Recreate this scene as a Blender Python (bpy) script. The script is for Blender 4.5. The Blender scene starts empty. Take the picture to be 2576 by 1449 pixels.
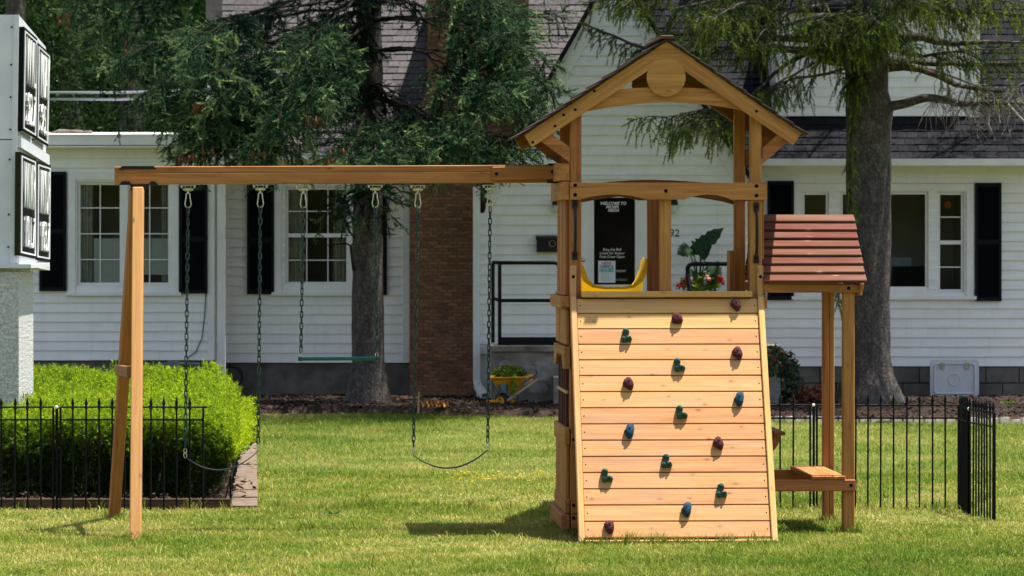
import bpy, math, random
import numpy as np
from mathutils import Vector, Matrix

random.seed(7)
rng = np.random.default_rng(7)
C = bpy.context.scene.collection
SC = bpy.context.scene

# ------------------------------------------------------------------ camera, sky, sun, exposure
F, CU, HV, HC = 10200.0, 1288.0, 591.0, 2.0      # focal length (in units of a 2576-wide picture), centre column, horizon row, eye height
cam = bpy.data.cameras.new('camera')
camo = bpy.data.objects.new('camera', cam); C.objects.link(camo)
camo.location = (0, 0, HC); camo.rotation_euler = (math.radians(90), 0, 0)
cam.sensor_width = 36; cam.lens = 36 * F / 2576
cam.shift_y = -(724.5 - HV) / 2576
cam.clip_start = 0.5; cam.clip_end = 600
cam.dof.use_dof = True; cam.dof.focus_distance = 27.0; cam.dof.aperture_fstop = 9.0
SC.camera = camo

to_sun = Vector((0.27, 0.03, 1.0)).normalized()
sun_el = math.asin(to_sun.z); sun_az = math.atan2(to_sun.x, to_sun.y)
wd = bpy.data.worlds.new('World'); SC.world = wd; wd.use_nodes = True
nt = wd.node_tree
sky = nt.nodes.new('ShaderNodeTexSky'); sky.sky_type = 'NISHITA'; sky.sun_disc = False
sky.sun_elevation = sun_el; sky.sun_rotation = sun_az
bg = nt.nodes['Background']; bg.inputs['Strength'].default_value = 0.095
hs_ = nt.nodes.new('ShaderNodeHueSaturation'); hs_.inputs['Saturation'].default_value = 0.68   # thin summer cloud whitens the sky
nt.links.new(sky.outputs['Color'], hs_.inputs['Color']); nt.links.new(hs_.outputs['Color'], bg.inputs['Color'])
sl = bpy.data.lights.new('sun', 'SUN'); sl.energy = 5.0; sl.angle = math.radians(0.5); sl.color = (1.0, 0.95, 0.87)
so = bpy.data.objects.new('sun', sl); C.objects.link(so)
so.rotation_euler = (-to_sun).to_track_quat('-Z', 'Y').to_euler(); so.location = (8, -4, 30)
SC.view_settings.view_transform = 'Standard'; SC.view_settings.look = 'None'
SC.view_settings.exposure = 1.24; SC.view_settings.gamma = 1.0; SC.view_settings.use_curve_mapping = False
SC.render.engine = 'CYCLES'
SC.cycles.max_bounces = 8; SC.cycles.transparent_max_bounces = 12
SC.cycles.use_denoising = True

# ------------------------------------------------------------------ helpers
def P(u, v, d):
    return Vector(((u - CU) * d / F, d, HC - (v - HV) * d / F))
def XU(u, d): return (u - CU) * d / F
def ZV(v, d): return HC - (v - HV) * d / F

WM = {}
def link(o, parent=None, M=None):
    C.objects.link(o)
    M = M if M is not None else Matrix.Identity(4)
    o.matrix_basis = M
    if parent is not None:
        o.parent = parent; o.matrix_parent_inverse = WM[parent.name].inverted()
    WM[o.name] = M.copy()
    return o
def thing(name, label, cat, loc, group=None):
    o = bpy.data.objects.new(name, None); o.empty_display_size = 0.2
    link(o, None, Matrix.Translation(Vector(loc)))
    o['label'] = label; o['category'] = cat
    if group: o['group'] = group
    return o
def tag(o, label, cat, group=None):
    o['label'] = label; o['category'] = cat
    if group: o['group'] = group
    return o
def put(name, mesh, parent=None, M=None, label=None, kind=None):
    o = bpy.data.objects.new(name, mesh); link(o, parent, M)
    if label: o['label'] = label
    if kind: o['kind'] = kind
    return o

class MB:
    def __init__(s): s.v = []; s.f = []
    def add(s, vs, fs):
        n = len(s.v); s.v += [tuple(p) for p in vs]; s.f += [tuple(i + n for i in f) for f in fs]; return s
    def box(s, x0, x1, y0, y1, z0, z1, M=None):
        vs = [Vector((x, y, z)) for x in (x0, x1) for y in (y0, y1) for z in (z0, z1)]
        if M is not None: vs = [M @ p for p in vs]
        return s.add(vs, [(0, 1, 3, 2), (4, 6, 7, 5), (0, 4, 5, 1), (2, 3, 7, 6), (0, 2, 6, 4), (1, 5, 7, 3)])
    def hexa(s, p):      # eight corners: 0-3 front loop, 4-7 back loop
        return s.add(p, [(0, 1, 2, 3), (7, 6, 5, 4), (0, 4, 5, 1), (1, 5, 6, 2), (2, 6, 7, 3), (3, 7, 4, 0)])
    def quad(s, a, b, c, d): return s.add([a, b, c, d], [(0, 1, 2, 3)])
    def tube(s, pts, r, n=6, cap=True, closed=False):
        pts = [Vector(p) for p in pts]; m = len(pts)
        rs = r if hasattr(r, '__len__') else [r] * m
        vs = []; ref = None
        for i, p in enumerate(pts):
            if closed: t = (pts[(i + 1) % m] - pts[i - 1])
            else: t = pts[min(i + 1, m - 1)] - pts[max(i - 1, 0)]
            t.normalize()
            if ref is None: ref = Vector((0, 0, 1)) if abs(t.z) < 0.9 else Vector((1, 0, 0))
            a = ref - t * ref.dot(t)
            if a.length < 1e-5: a = t.orthogonal()
            a.normalize(); b = t.cross(a); ref = a
            for k in range(n):
                w = 2 * math.pi * k / n
                vs.append(p + (a * math.cos(w) + b * math.sin(w)) * rs[i])
        fs = []
        for i in range(m if closed else m - 1):
            j = (i + 1) % m
            for k in range(n):
                l = (k + 1) % n
                fs.append((i * n + k, i * n + l, j * n + l, j * n + k))
        if cap and not closed:
            fs.append(tuple(range(n - 1, -1, -1))); fs.append(tuple((m - 1) * n + k for k in range(n)))
        return s.add(vs, fs)
    def lathe(s, prof, n=12, M=None):    # prof: (r, z)
        vs = []
        for r, z in prof:
            for k in range(n):
                w = 2 * math.pi * k / n; p = Vector((r * math.cos(w), r * math.sin(w), z))
                vs.append(M @ p if M is not None else p)
        fs = [(i * n + k, i * n + (k + 1) % n, (i + 1) * n + (k + 1) % n, (i + 1) * n + k) for i in range(len(prof) - 1) for k in range(n)]
        fs.append(tuple(range(n - 1, -1, -1))); fs.append(tuple((len(prof) - 1) * n + k for k in range(n)))
        return s.add(vs, fs)
    def prism(s, poly, t0, t1, M=None, ch=0.0):   # poly in local XY, thickness along Z
        n = len(poly); vs = []
        cx = sum(p[0] for p in poly) / n; cy = sum(p[1] for p in poly) / n
        for z in (t0, t1): vs += [Vector((p[0], p[1], z)) for p in poly]
        if M is not None: vs = [M @ p for p in vs]
        fs = [tuple(range(n - 1, -1, -1)), tuple(range(n, 2 * n))] + [(i, (i + 1) % n, n + (i + 1) % n, n + i) for i in range(n)]
        return s.add(vs, fs)
    def ball(s, c, r, n=8, m=6):
        r = Vector(r) if hasattr(r, '__len__') else Vector((r, r, r)); c = Vector(c)
        prof = [(math.sin(math.pi * i / m), -math.cos(math.pi * i / m)) for i in range(m + 1)]
        prof[0] = (0.02, -1); prof[-1] = (0.02, 1)
        return s.lathe(prof, n, Matrix.Translation(c) @ Matrix.Diagonal((r.x, r.y, r.z, 1)))
    def mesh(s, name, mat, smooth=None):
        me = bpy.data.meshes.new(name); me.from_pydata(s.v, [], s.f)
        if mat: me.materials.append(mat)
        if smooth is not None:
            me.polygons.foreach_set('use_smooth', [True] * len(me.polygons))
            me.set_sharp_from_angle(angle=math.radians(smooth))
        me.validate(); me.update(); return me
    def build(s, name, mat, parent=None, M=None, smooth=None, label=None, kind=None):
        return put(name, s.mesh(name, mat, smooth), parent, M, label, kind)

def big_mesh(name, verts, tris, mat, attrs=None):
    me = bpy.data.meshes.new(name)
    nv, nf = len(verts), len(tris); k = tris.shape[1]
    me.vertices.add(nv); me.loops.add(nf * k); me.polygons.add(nf)
    me.vertices.foreach_set('co', verts.astype(np.float32).ravel())
    me.loops.foreach_set('vertex_index', tris.astype(np.int32).ravel())
    me.polygons.foreach_set('loop_start', np.arange(0, nf * k, k, dtype=np.int32))
    for an, av in (attrs or {}).items():
        a = me.attributes.new(an, 'FLOAT', 'POINT'); a.data.foreach_set('value', av.astype(np.float32))
    me.materials.append(mat); me.update(calc_edges=True)
    return me

_cb = {}
def cbox_mesh(L, Wd, T, mat, ch=0.004):
    key = (round(L, 3), round(Wd, 3), round(T, 3), mat.name, ch)
    if key in _cb: return _cb[key]
    c = min(ch, Wd * .3, T * .3)
    a, b, t = L / 2, Wd / 2, T / 2
    vs = []; idx = {}
    for sx in (-1, 1):
        for sy in (-1, 1):
            for sz in (-1, 1):
                for k, p in enumerate(((a, b - c, t - c), (a - c, b, t - c), (a - c, b - c, t))):
                    idx[(sx, sy, sz, k)] = len(vs); vs.append((p[0] * sx, p[1] * sy, p[2] * sz))
    fs = []
    for k in range(3):
        for sg in (-1, 1):
            cs = []
            for q in ((-1, -1), (1, -1), (1, 1), (-1, 1)):
                sgn = [0, 0, 0]; sgn[k] = sg; o = [i for i in range(3) if i != k]
                sgn[o[0]], sgn[o[1]] = q; cs.append(idx[(sgn[0], sgn[1], sgn[2], k)])
            fs.append(cs)
    for k1, k2 in ((0, 1), (0, 2), (1, 2)):
        k3 = 3 - k1 - k2
        for s1 in (-1, 1):
            for s2 in (-1, 1):
                q = []
                for s3, order in ((-1, (k1, k2)), (1, (k2, k1))):
                    sgn = [0, 0, 0]; sgn[k1] = s1; sgn[k2] = s2; sgn[k3] = s3
                    for kk in order: q.append(idx[(sgn[0], sgn[1], sgn[2], kk)])
                fs.append(q)
    for sx in (-1, 1):
        for sy in (-1, 1):
            for sz in (-1, 1): fs.append([idx[(sx, sy, sz, k)] for k in range(3)])
    import bmesh
    me = bpy.data.meshes.new('board'); me.from_pydata(vs, [], fs)
    bm = bmesh.new(); bm.from_mesh(me); bmesh.ops.recalc_face_normals(bm, faces=bm.faces); bm.to_mesh(me); bm.free()
    me.materials.append(mat); me.update()
    _cb[key] = me; return me

def frame(o, x, yhint):
    x = Vector(x).normalized(); y = Vector(yhint); y = (y - x * y.dot(x)).normalized(); z = x.cross(y)
    return Matrix(((x.x, y.x, z.x, o[0]), (x.y, y.y, z.y, o[1]), (x.z, y.z, z.z, o[2]), (0, 0, 0, 1)))

def board(name, a, b, w, t, mat, parent, yhint=(0, 0, 1), ch=0.004, label=None):
    a, b = Vector(a), Vector(b)
    return put(name, cbox_mesh((b - a).length, w, t, mat, ch), parent, frame((a + b) / 2, b - a, yhint), label)

# ------------------------------------------------------------------ materials
def mat(name, col=(.5, .5, .5), rough=.6, metal=0.0, spec=.22):
    m = bpy.data.materials.new(name); m.use_nodes = True
    b = m.node_tree.nodes['Principled BSDF']
    b.inputs['Base Color'].default_value = (*col, 1); b.inputs['Roughness'].default_value = rough
    b.inputs['Metallic'].default_value = metal; b.inputs['Specular IOR Level'].default_value = spec
    return m
def nd(m, t, **kw):
    n = m.node_tree.nodes.new('ShaderNode' + t)
    for k, v in kw.items(): setattr(n, k, v)
    return n
def lk(m, a, b): m.node_tree.links.new(a, b)
def bsdf(m): return m.node_tree.nodes['Principled BSDF']
def ramp(m, fac, stops):
    r = nd(m, 'ValToRGB'); e = r.color_ramp.elements
    while len(e) < len(stops): e.new(0.5)
    for i, (p, c) in enumerate(stops): e[i].position = p; e[i].color = (*c, 1)
    lk(m, fac, r.inputs[0]); return r.outputs[0]
def coords(m, scale=(1, 1, 1), rand=True, kind='Object'):
    tc = nd(m, 'TexCoord'); mp = nd(m, 'Mapping'); mp.inputs['Scale'].default_value = scale
    lk(m, tc.outputs[kind], mp.inputs['Vector'])
    if rand:
        oi = nd(m, 'ObjectInfo'); mul = nd(m, 'Math', operation='MULTIPLY'); mul.inputs[1].default_value = 61.7
        lk(m, oi.outputs['Random'], mul.inputs[0]); cmb = nd(m, 'CombineXYZ')
        for i in range(3): lk(m, mul.outputs[0], cmb.inputs[i])
        ad = nd(m, 'VectorMath', operation='ADD'); lk(m, mp.outputs[0], ad.inputs[0]); lk(m, cmb.outputs[0], ad.inputs[1])
        return ad.outputs[0]
    return mp.outputs[0]
def noise(m, vec, scale=5, detail=4, rough=.6, dist=0):
    n = nd(m, 'TexNoise'); n.inputs['Scale'].default_value = scale; n.inputs['Detail'].default_value = detail
    n.inputs['Roughness'].default_value = rough; n.inputs['Distortion'].default_value = dist
    lk(m, vec, n.inputs['Vector']); return n.outputs['Fac']
def mix(m, fac, a, b, mode='MIX'):
    n = nd(m, 'Mix', data_type='RGBA', blend_type=mode)
    for s, v in ((n.inputs[0], fac), (n.inputs[6], a), (n.inputs[7], b)):
        if isinstance(v, (int, float)): s.default_value = v
        elif isinstance(v, tuple): s.default_value = (*v, 1)
        else: lk(m, v, s)
    return n.outputs[2]
def bump(m, h, strength=.3, dist=.01):
    b = nd(m, 'Bump'); b.inputs['Strength'].default_value = strength; b.inputs['Distance'].default_value = dist
    lk(m, h, b.inputs['Height']); lk(m, b.outputs[0], bsdf(m).inputs['Normal'])
def math_(m, op, a, b=0.0):
    n = nd(m, 'Math', operation=op)
    for s, v in ((n.inputs[0], a), (n.inputs[1], b)):
        if isinstance(v, (int, float)): s.default_value = v
        else: lk(m, v, s)
    return n.outputs[0]
def mat_noise(name, c1, c2, scale=8, rough=.7, bmp=.2, stretch=(1, 1, 1), detail=5, lo=.35, hi=.65, rand=True, bdist=.01, spec=.12):
    m = mat(name, c1, rough, spec=spec); v = coords(m, stretch, rand); f = noise(m, v, scale, detail)
    lk(m, ramp(m, f, [(lo, c1), (hi, c2)]), bsdf(m).inputs['Base Color'])
    if bmp: bump(m, f, bmp, bdist)
    return m
def wood(name, dark, light, knot=(.12, .05, .02), weather=0.0, rough=.62, var=.25):
    m = mat(name, light, rough, spec=.12)
    v = coords(m, (1, 1, 1))
    s1 = nd(m, 'Mapping'); s1.inputs['Scale'].default_value = (1.3, 26, 26); lk(m, v, s1.inputs['Vector'])
    s2 = nd(m, 'Mapping'); s2.inputs['Scale'].default_value = (5, 170, 170); lk(m, v, s2.inputs['Vector'])
    g1 = noise(m, s1.outputs[0], 1, 5, .6, .8); g2 = noise(m, s2.outputs[0], 1, 3, .6)
    f = math_(m, 'ADD', math_(m, 'MULTIPLY', g1, .7), math_(m, 'MULTIPLY', g2, .3))
    col = ramp(m, f, [(.34, dark), (.64, light)])
    vs = nd(m, 'Mapping'); vs.inputs['Scale'].default_value = (4.4, 9.5, 0); lk(m, v, vs.inputs['Vector'])
    vo = nd(m, 'TexVoronoi', voronoi_dimensions='2D'); vo.inputs['Scale'].default_value = 1; lk(m, vs.outputs[0], vo.inputs['Vector'])
    kn = ramp(m, vo.outputs['Distance'], [(.03, (1, 1, 1)), (.06, (.75, .75, .75)), (.085, (.25, .25, .25)), (.17, (0, 0, 0))])
    sep = nd(m, 'SeparateColor'); lk(m, vo.outputs['Color'], sep.inputs[0])
    gate = math_(m, 'MULTIPLY', math_(m, 'GREATER_THAN', sep.outputs[0], .66), math_(m, 'ADD', .35, math_(m, 'MULTIPLY', sep.outputs[1], .65)))
    col = mix(m, math_(m, 'MULTIPLY', kn, math_(m, 'MULTIPLY', gate, .8)), col, knot)
    oi = nd(m, 'ObjectInfo'); hs = nd(m, 'HueSaturation')
    lk(m, math_(m, 'ADD', math_(m, 'MULTIPLY', oi.outputs['Random'], var), 1 - var / 2), hs.inputs['Value'])
    lk(m, math_(m, 'ADD', math_(m, 'MULTIPLY', oi.outputs['Random'], .02), .49), hs.inputs['Hue'])
    lk(m, col, hs.inputs['Color']); col = hs.outputs[0]
    if weather:
        w = noise(m, coords(m, (1.1, 4, 4)), 1.6, 5, .65)
        col = mix(m, math_(m, 'MULTIPLY', ramp(m, w, [(.45, (0, 0, 0)), (.75, (1, 1, 1))]), weather), col, (.30, .25, .20))
    lk(m, col, bsdf(m).inputs['Base Color']); bump(m, f, .25, .004)
    return m

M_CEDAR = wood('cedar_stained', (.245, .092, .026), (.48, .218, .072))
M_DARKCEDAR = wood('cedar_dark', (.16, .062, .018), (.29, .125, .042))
M_PALE = wood('cedar_pale', (.44, .216, .078), (.61, .338, .136), knot=(.20, .085, .035), weather=.38, var=.2)
M_REDWOOD = wood('redwood_roof', (.068, .020, .011), (.145, .050, .028), knot=(.30, .17, .12), weather=.15, var=.2)
M_SHAKE = wood('dark_shake', (.020, .012, .009), (.045, .026, .019), weather=.2)
M_BARDARK = wood('dark_red_bar', (.05, .018, .014), (.085, .03, .022))
M_BRONZE = mat('bronze_plastic', (.020, .011, .011), .45, 0, .2)
M_BOLT = mat('black_bolt', (.005, .005, .006), .6, 0, .08)
M_STEEL = mat('zinc_steel', (.62, .60, .52), .28, 1.0)
M_CHAIN = mat('green_coated_chain', (.004, .030, .027), .3, 0, .4)
M_GREENBAR = mat_noise('green_bar', (.012, .10, .085), (.02, .13, .11), 30, .35, .05)
M_BELT = mat('dark_belt', (.022, .028, .02), .6)
M_YELLOW = mat('yellow_plastic', (.86, .64, .014), .35)
def translucent(m, f):
    tr = nd(m, 'BsdfTranslucent'); tr.inputs[0].default_value = bsdf(m).inputs['Base Color'].default_value
    mx = nd(m, 'MixShader'); mx.inputs[0].default_value = f; lk(m, bsdf(m).outputs[0], mx.inputs[1]); lk(m, tr.outputs[0], mx.inputs[2])
    lk(m, mx.outputs[0], m.node_tree.nodes['Material Output'].inputs[0])
translucent(M_YELLOW, .4)
M_HOLDS = {'maroon': mat_noise('hold_maroon', (.065, .016, .018), (.10, .028, .03), 90, .85, .6),
           'green': mat_noise('hold_green', (.018, .06, .042), (.04, .11, .08), 90, .85, .6),
           'blue': mat_noise('hold_blue', (.010, .036, .068), (.022, .066, .112), 90, .85, .6)}
M_SIDING = mat_noise('white_siding', (.77, .765, .745), (.86, .855, .835), 1.7, .55, .03, (1, 1, 4), lo=.3, hi=.7)
def siding_dirt(m):
    v = coords(m, (5, 1, .9), False); n = noise(m, v, 1.4, 6, .65)
    src = bsdf(m).inputs['Base Color'].links[0].from_socket
    lk(m, mix(m, math_(m, 'MULTIPLY', ramp(m, n, [(.5, (0, 0, 0)), (.8, (1, 1, 1))]), .35), src, (.50, .48, .42)), bsdf(m).inputs['Base Color'])
siding_dirt(M_SIDING)
M_TRIM = mat_noise('white_trim', (.72, .72, .705), (.82, .82, .805), 3, .5, .03)
M_SHUTTER = mat('black_shutter', (.007, .008, .012), .55, 0, .1)
M_IRON = mat('black_iron', (.006, .006, .007), .5, 0, .12)
M_CONC = mat_noise('old_concrete', (.10, .088, .074), (.25, .225, .195), 3.5, .9, .5, detail=8)
M_FOUND = mat_noise('foundation', (.085, .078, .068), (.16, .147, .13), 5, .9, .4, detail=8)
M_MULCH = mat_noise('mulch', (.018, .012, .010), (.06, .038, .028), 18, .95, .8, detail=6)
M_CHIP = mat_noise('mulch_chips', (.010, .0075, .006), (.045, .031, .024), 6, .95, .2)
M_STONE = mat_noise('pale_stone', (.34, .31, .26), (.52, .48, .42), 9, .9, .4)
M_PAVER = mat_noise('path_slab', (.10, .074, .056), (.185, .140, .108), 6, .9, .35, (1, 3, 1))
M_TIMBER = wood('edging_timber', (.04, .025, .018), (.10, .06, .042))
M_ALU = mat_noise('sign_aluminium', (.60, .62, .65), (.68, .70, .72), 4, .45, .02)
M_SIGNBLK = mat('sign_black', (.008, .008, .009), .15, 0, .3)
M_WHITE = mat('white_letter', (.80, .81, .78), .5)
M_STUCCO = mat_noise('stucco', (.40, .40, .39), (.74, .74, .72), 40, .95, 1.0, detail=6, bdist=.03)
M_BLIND = mat('white_blind', (.78, .78, .76), .6)
M_ROOM = mat('room_wall', (.55, .48, .40), .9)
M_DRAPE = mat_noise('curtain_cloth', (.48, .44, .38), (.64, .60, .53), 12, .9, .1)
M_PAPER = mat('paper_white', (.70, .72, .76), .7)
M_BLACK = mat('matte_black', (.012, .012, .013), .5)
M_BRASS = mat('brass', (.65, .45, .2), .3, 1.0)

def glass_mat(name, tint=(1, 1, 1), refl=1.0):
    m = bpy.data.materials.new(name); m.use_nodes = True; t = m.node_tree; t.nodes.clear()
    out = t.nodes.new('ShaderNodeOutputMaterial'); mx = t.nodes.new('ShaderNodeMixShader')
    tr = t.nodes.new('ShaderNodeBsdfTransparent'); tr.inputs[0].default_value = (*tint, 1)
    gl = t.nodes.new('ShaderNodeBsdfGlossy'); gl.inputs['Roughness'].default_value = .015
    fr = t.nodes.new('ShaderNodeFresnel'); fr.inputs[0].default_value = 1.5
    mu = t.nodes.new('ShaderNodeMath'); mu.operation = 'MULTIPLY'; mu.inputs[1].default_value = refl
    t.links.new(fr.outputs[0], mu.inputs[0]); t.links.new(mu.outputs[0], mx.inputs[0])
    t.links.new(tr.outputs[0], mx.inputs[1]); t.links.new(gl.outputs[0], mx.inputs[2]); t.links.new(mx.outputs[0], out.inputs[0])
    return m
M_GLASS = glass_mat('window_glass', (.90, .93, .92), 1.15)

def shingle_mat(name, a, b):
    m = mat(name, a, .9, spec=.05); oi = nd(m, 'ObjectInfo'); g = nd(m, 'NewGeometry')
    r = math_(m, 'FRACT', math_(m, 'ADD', oi.outputs['Random'], g.outputs['Random Per Island']))
    base = ramp(m, r, [(0, a), (1, b)])
    n = noise(m, coords(m, (1, 1, 1)), 25, 5)
    lk(m, mix(m, .55, base, ramp(m, n, [(.3, tuple(x * .6 for x in a)), (.7, b)])), bsdf(m).inputs['Base Color'])
    bump(m, noise(m, coords(m), 160, 2), .4, .004)
    return m
M_SHING = shingle_mat('grey_shingle', (.05, .046, .049), (.105, .098, .100))
M_SHING2 = shingle_mat('charcoal_shingle', (.005, .0055, .0075), (.024, .0245, .030))
def brick_mat():
    m = mat('brown_brick', (.2, .1, .06), .9, spec=.2); oi = nd(m, 'ObjectInfo'); g = nd(m, 'NewGeometry')
    r = math_(m, 'FRACT', math_(m, 'ADD', oi.outputs['Random'], g.outputs['Random Per Island']))
    base = ramp(m, r, [(0, (.075, .036, .022)), (.3, (.20, .095, .05)), (.65, (.34, .16, .08)), (1, (.13, .06, .035))])
    n = noise(m, coords(m), 40, 5)
    lk(m, mix(m, .4, base, ramp(m, n, [(.3, (.11, .052, .03)), (.7, (.33, .17, .09))])), bsdf(m).inputs['Base Color'])
    bump(m, n, .5, .006); return m
M_BRICK = brick_mat()
M_MORTAR = mat_noise('mortar', (.17, .125, .09), (.26, .195, .145), 30, .95, .3)
def bark_mat(name, a, b):
    m = mat(name, a, .95, spec=.15); v = coords(m, (1, 1, .55), False)
    vo = nd(m, 'TexVoronoi', feature='DISTANCE_TO_EDGE'); vo.inputs['Scale'].default_value = 34; lk(m, v, vo.inputs['Vector'])
    n = noise(m, v, 16, 10, .75, .3)
    f = math_(m, 'ADD', math_(m, 'MULTIPLY', n, .9), math_(m, 'MULTIPLY', vo.outputs['Distance'], .35))
    lk(m, ramp(m, f, [(.30, tuple(x * .35 for x in a)), (.5, a), (.75, b)]), bsdf(m).inputs['Base Color']); bump(m, f, .9, .04); return m
M_BARK = bark_mat('spruce_bark', (.082, .071, .063), (.22, .192, .172))
M_TWIG = mat_noise('twig', (.018, .014, .011), (.05, .04, .033), 9, .95, .3)

def leaf_mat(name, stops, trans=.25, rough=.5, patch=None):
    """Foliage colour from the stored per-shoot value 'tint'; light passes through the blade."""
    m = mat(name, stops[0][1], rough, spec=.07); a = nd(m, 'Attribute', attribute_name='tint')
    col = ramp(m, a.outputs['Fac'], stops)
    if patch:
        v = coords(m, (1, 1, 1), False); n1 = noise(m, v, patch[0], 5, .6)
        col = mix(m, ramp(m, n1, [(patch[1], (0, 0, 0)), (patch[2], (1, 1, 1))]), col, patch[3])
        if len(patch) > 4:
            n2 = noise(m, v, patch[4], 3, .5)
            col = mix(m, math_(m, 'MULTIPLY', ramp(m, n2, [(.45, (0, 0, 0)), (.7, (1, 1, 1))]), patch[6]), col, patch[5])
    lk(m, col, bsdf(m).inputs['Base Color'])
    tr = nd(m, 'BsdfTranslucent'); lk(m, col, tr.inputs[0]); mx = nd(m, 'MixShader'); mx.inputs[0].default_value = trans
    out = m.node_tree.nodes['Material Output']
    lk(m, bsdf(m).outputs[0], mx.inputs[1]); lk(m, tr.outputs[0], mx.inputs[2]); lk(m, mx.outputs[0], out.inputs[0])
    return m
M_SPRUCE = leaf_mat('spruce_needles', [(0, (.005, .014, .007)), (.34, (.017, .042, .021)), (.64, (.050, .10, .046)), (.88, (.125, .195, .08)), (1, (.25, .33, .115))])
M_SPRUCE2 = leaf_mat('norway_needles', [(0, (.014, .028, .010)), (.4, (.055, .088, .018)), (.75, (.115, .145, .028)), (1, (.20, .28, .038))])
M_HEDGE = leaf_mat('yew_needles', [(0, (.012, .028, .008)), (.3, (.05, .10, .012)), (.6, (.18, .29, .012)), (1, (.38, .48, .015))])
M_DECID = leaf_mat('broad_leaves', [(0, (.010, .026, .009)), (.6, (.028, .058, .014)), (1, (.075, .125, .026))], .35)
M_BUSH = leaf_mat('bush_leaves', [(0, (.02, .04, .018)), (.7, (.045, .085, .035)), (.85, (.07, .11, .05)), (.9, (.30, .13, .06)), (1, (.35, .18, .08))])
M_COPPER = leaf_mat('copper_leaves', [(0, (.16, .05, .03)), (1, (.34, .13, .08))])
M_BRIGHT = leaf_mat('lime_leaves', [(0, (.05, .10, .012)), (1, (.22, .30, .03))])
M_GRASS = leaf_mat('lawn_blades', [(0, (.042, .092, .009)), (.38, (.142, .205, .021)), (.65, (.265, .285, .040)), (.87, (.45, .39, .12)), (1, (.57, .49, .2))], .35, .55,
                   (.9, .50, .77, (.37, .325, .09), 2.6, (.10, .20, .018), .6))

# ------------------------------------------------------------------ ground and beds
def ground_mat():
    m = mat('lawn_soil', (.06, .075, .02), 1.0, spec=.1); v = coords(m, (1, 1, 1), False)
    n = noise(m, v, 60, 5); n2 = noise(m, v, .9, 4)
    a = ramp(m, n, [(.35, (.05, .07, .015)), (.6, (.13, .16, .035)), (.8, (.22, .2, .08))])
    lk(m, mix(m, ramp(m, n2, [(.45, (0, 0, 0)), (.75, (.6, .6, .6))]), a, (.22, .19, .07)), bsdf(m).inputs['Base Color'])
    bump(m, n, .8, .03); return m
g = MB(); g.quad((-300, -60, 0), (300, -60, 0), (300, 420, 0), (-300, 420, 0))
g.build('ground', ground_mat(), kind='structure')

BED = [(-14, 50), (-14, 45.3), (XU(620, 45), 45.2), (XU(900, 45), 45.4), (XU(1100, 45), 44.9), (XU(1400, 44.6), 44.4), (XU(1900, 44), 44.0), (XU(1950, 43.5), 43.6), (XU(2260, 43.2), 43.1), (XU(2576, 43), 43.0), (9, 43), (9, 50)]
def in_poly(x, y, poly):
    r = np.zeros(x.shape, bool); n = len(poly)
    for i in range(n):
        x0, y0 = poly[i]; x1, y1 = poly[(i + 1) % n]
        c = ((y0 > y) != (y1 > y)) & (x < (x1 - x0) * (y - y0) / (y1 - y0 + 1e-12) + x0); r ^= c
    return r
b = MB()
nx, ny = 160, 50
xs = np.linspace(-14, 9, nx); ys = np.linspace(42.9, 50, ny)
gx, gy = np.meshgrid(xs, ys); ins = in_poly(gx.ravel(), gy.ravel(), BED).reshape(gx.shape)
hz = np.where(ins, 0.035 + rng.uniform(0, .05, gx.shape), -.03)
b.v = [tuple(p) for p in np.stack([gx.ravel(), gy.ravel(), hz.ravel()], 1)]
b.f = [(j * nx + i, j * nx + i + 1, (j + 1) * nx + i + 1, (j + 1) * nx + i) for j in range(ny - 1) for i in range(nx - 1)]
b.build('mulch_bed', M_MULCH, smooth=80, kind='structure')
# loose bark chips on the bed
def chips(name, n, poly, xr, yr, z, size, m):
    x = rng.uniform(*xr, n * 2); y = rng.uniform(*yr, n * 2); k = in_poly(x, y, poly); x, y = x[k][:n], y[k][:n]; n = len(x)
    a = rng.uniform(0, 6.28, n); L = rng.uniform(.5, 1.3, n) * size; w = L * rng.uniform(.25, .5, n); tl = rng.uniform(-.5, .5, n)
    c = np.stack([x, y, z + rng.uniform(0, .03, n)], 1)
    ax = np.stack([np.cos(a), np.sin(a), tl], 1) * L[:, None]; bx = np.stack([-np.sin(a), np.cos(a), rng.uniform(-.5, .5, n)], 1) * w[:, None]
    up = np.array([0, 0, .012])
    v = np.stack([c - ax - bx, c + ax - bx * .6, c + ax * .8 + bx, c - ax * .9 + bx, c + up], 1).reshape(-1, 3)
    i = np.arange(n)[:, None] * 5
    t = np.concatenate([i + np.array([[0, 1, 4]]), i + np.array([[1, 2, 4]]), i + np.array([[2, 3, 4]]), i + np.array([[3, 0, 4]])])
    return put(name, big_mesh(name, v, t, m), None, None, None, 'stuff')
chips('bark_chips', 14000, BED, (-6, 7), (43, 48.5), .055, .028, M_CHIP)
# pale edging stones along the right bed
se = thing('stone_edging', 'low row of pale stones edging the mulch bed at right', 'edging', (XU(2250, 43.3), 43.2, 0))
for i in range(34):
    u0 = 1930 + i * 27; 
    if u0 > 2620: break
    d = 43.55 - .55 * (u0 - 1930) / 650; s = MB(); L = .105 + random.uniform(-.01, .01)
    top = .055 + random.uniform(-.012, .014)
    s.hexa([(-L / 2, -.07, -.02), (L / 2, -.07, -.02), (L / 2 - .01, -.06, top), (-L / 2 + .01, -.055, top + .006), (-L / 2, .07, -.02), (L / 2, .07, -.02), (L / 2 - .012, .06, top), (-L / 2 + .008, .06, top)])
    s.build('stone', M_STONE, se, Matrix.Translation((XU(u0, d), d - .1, 0)) @ Matrix.Rotation(random.uniform(-.08, .08), 4, 'Z'))

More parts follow.
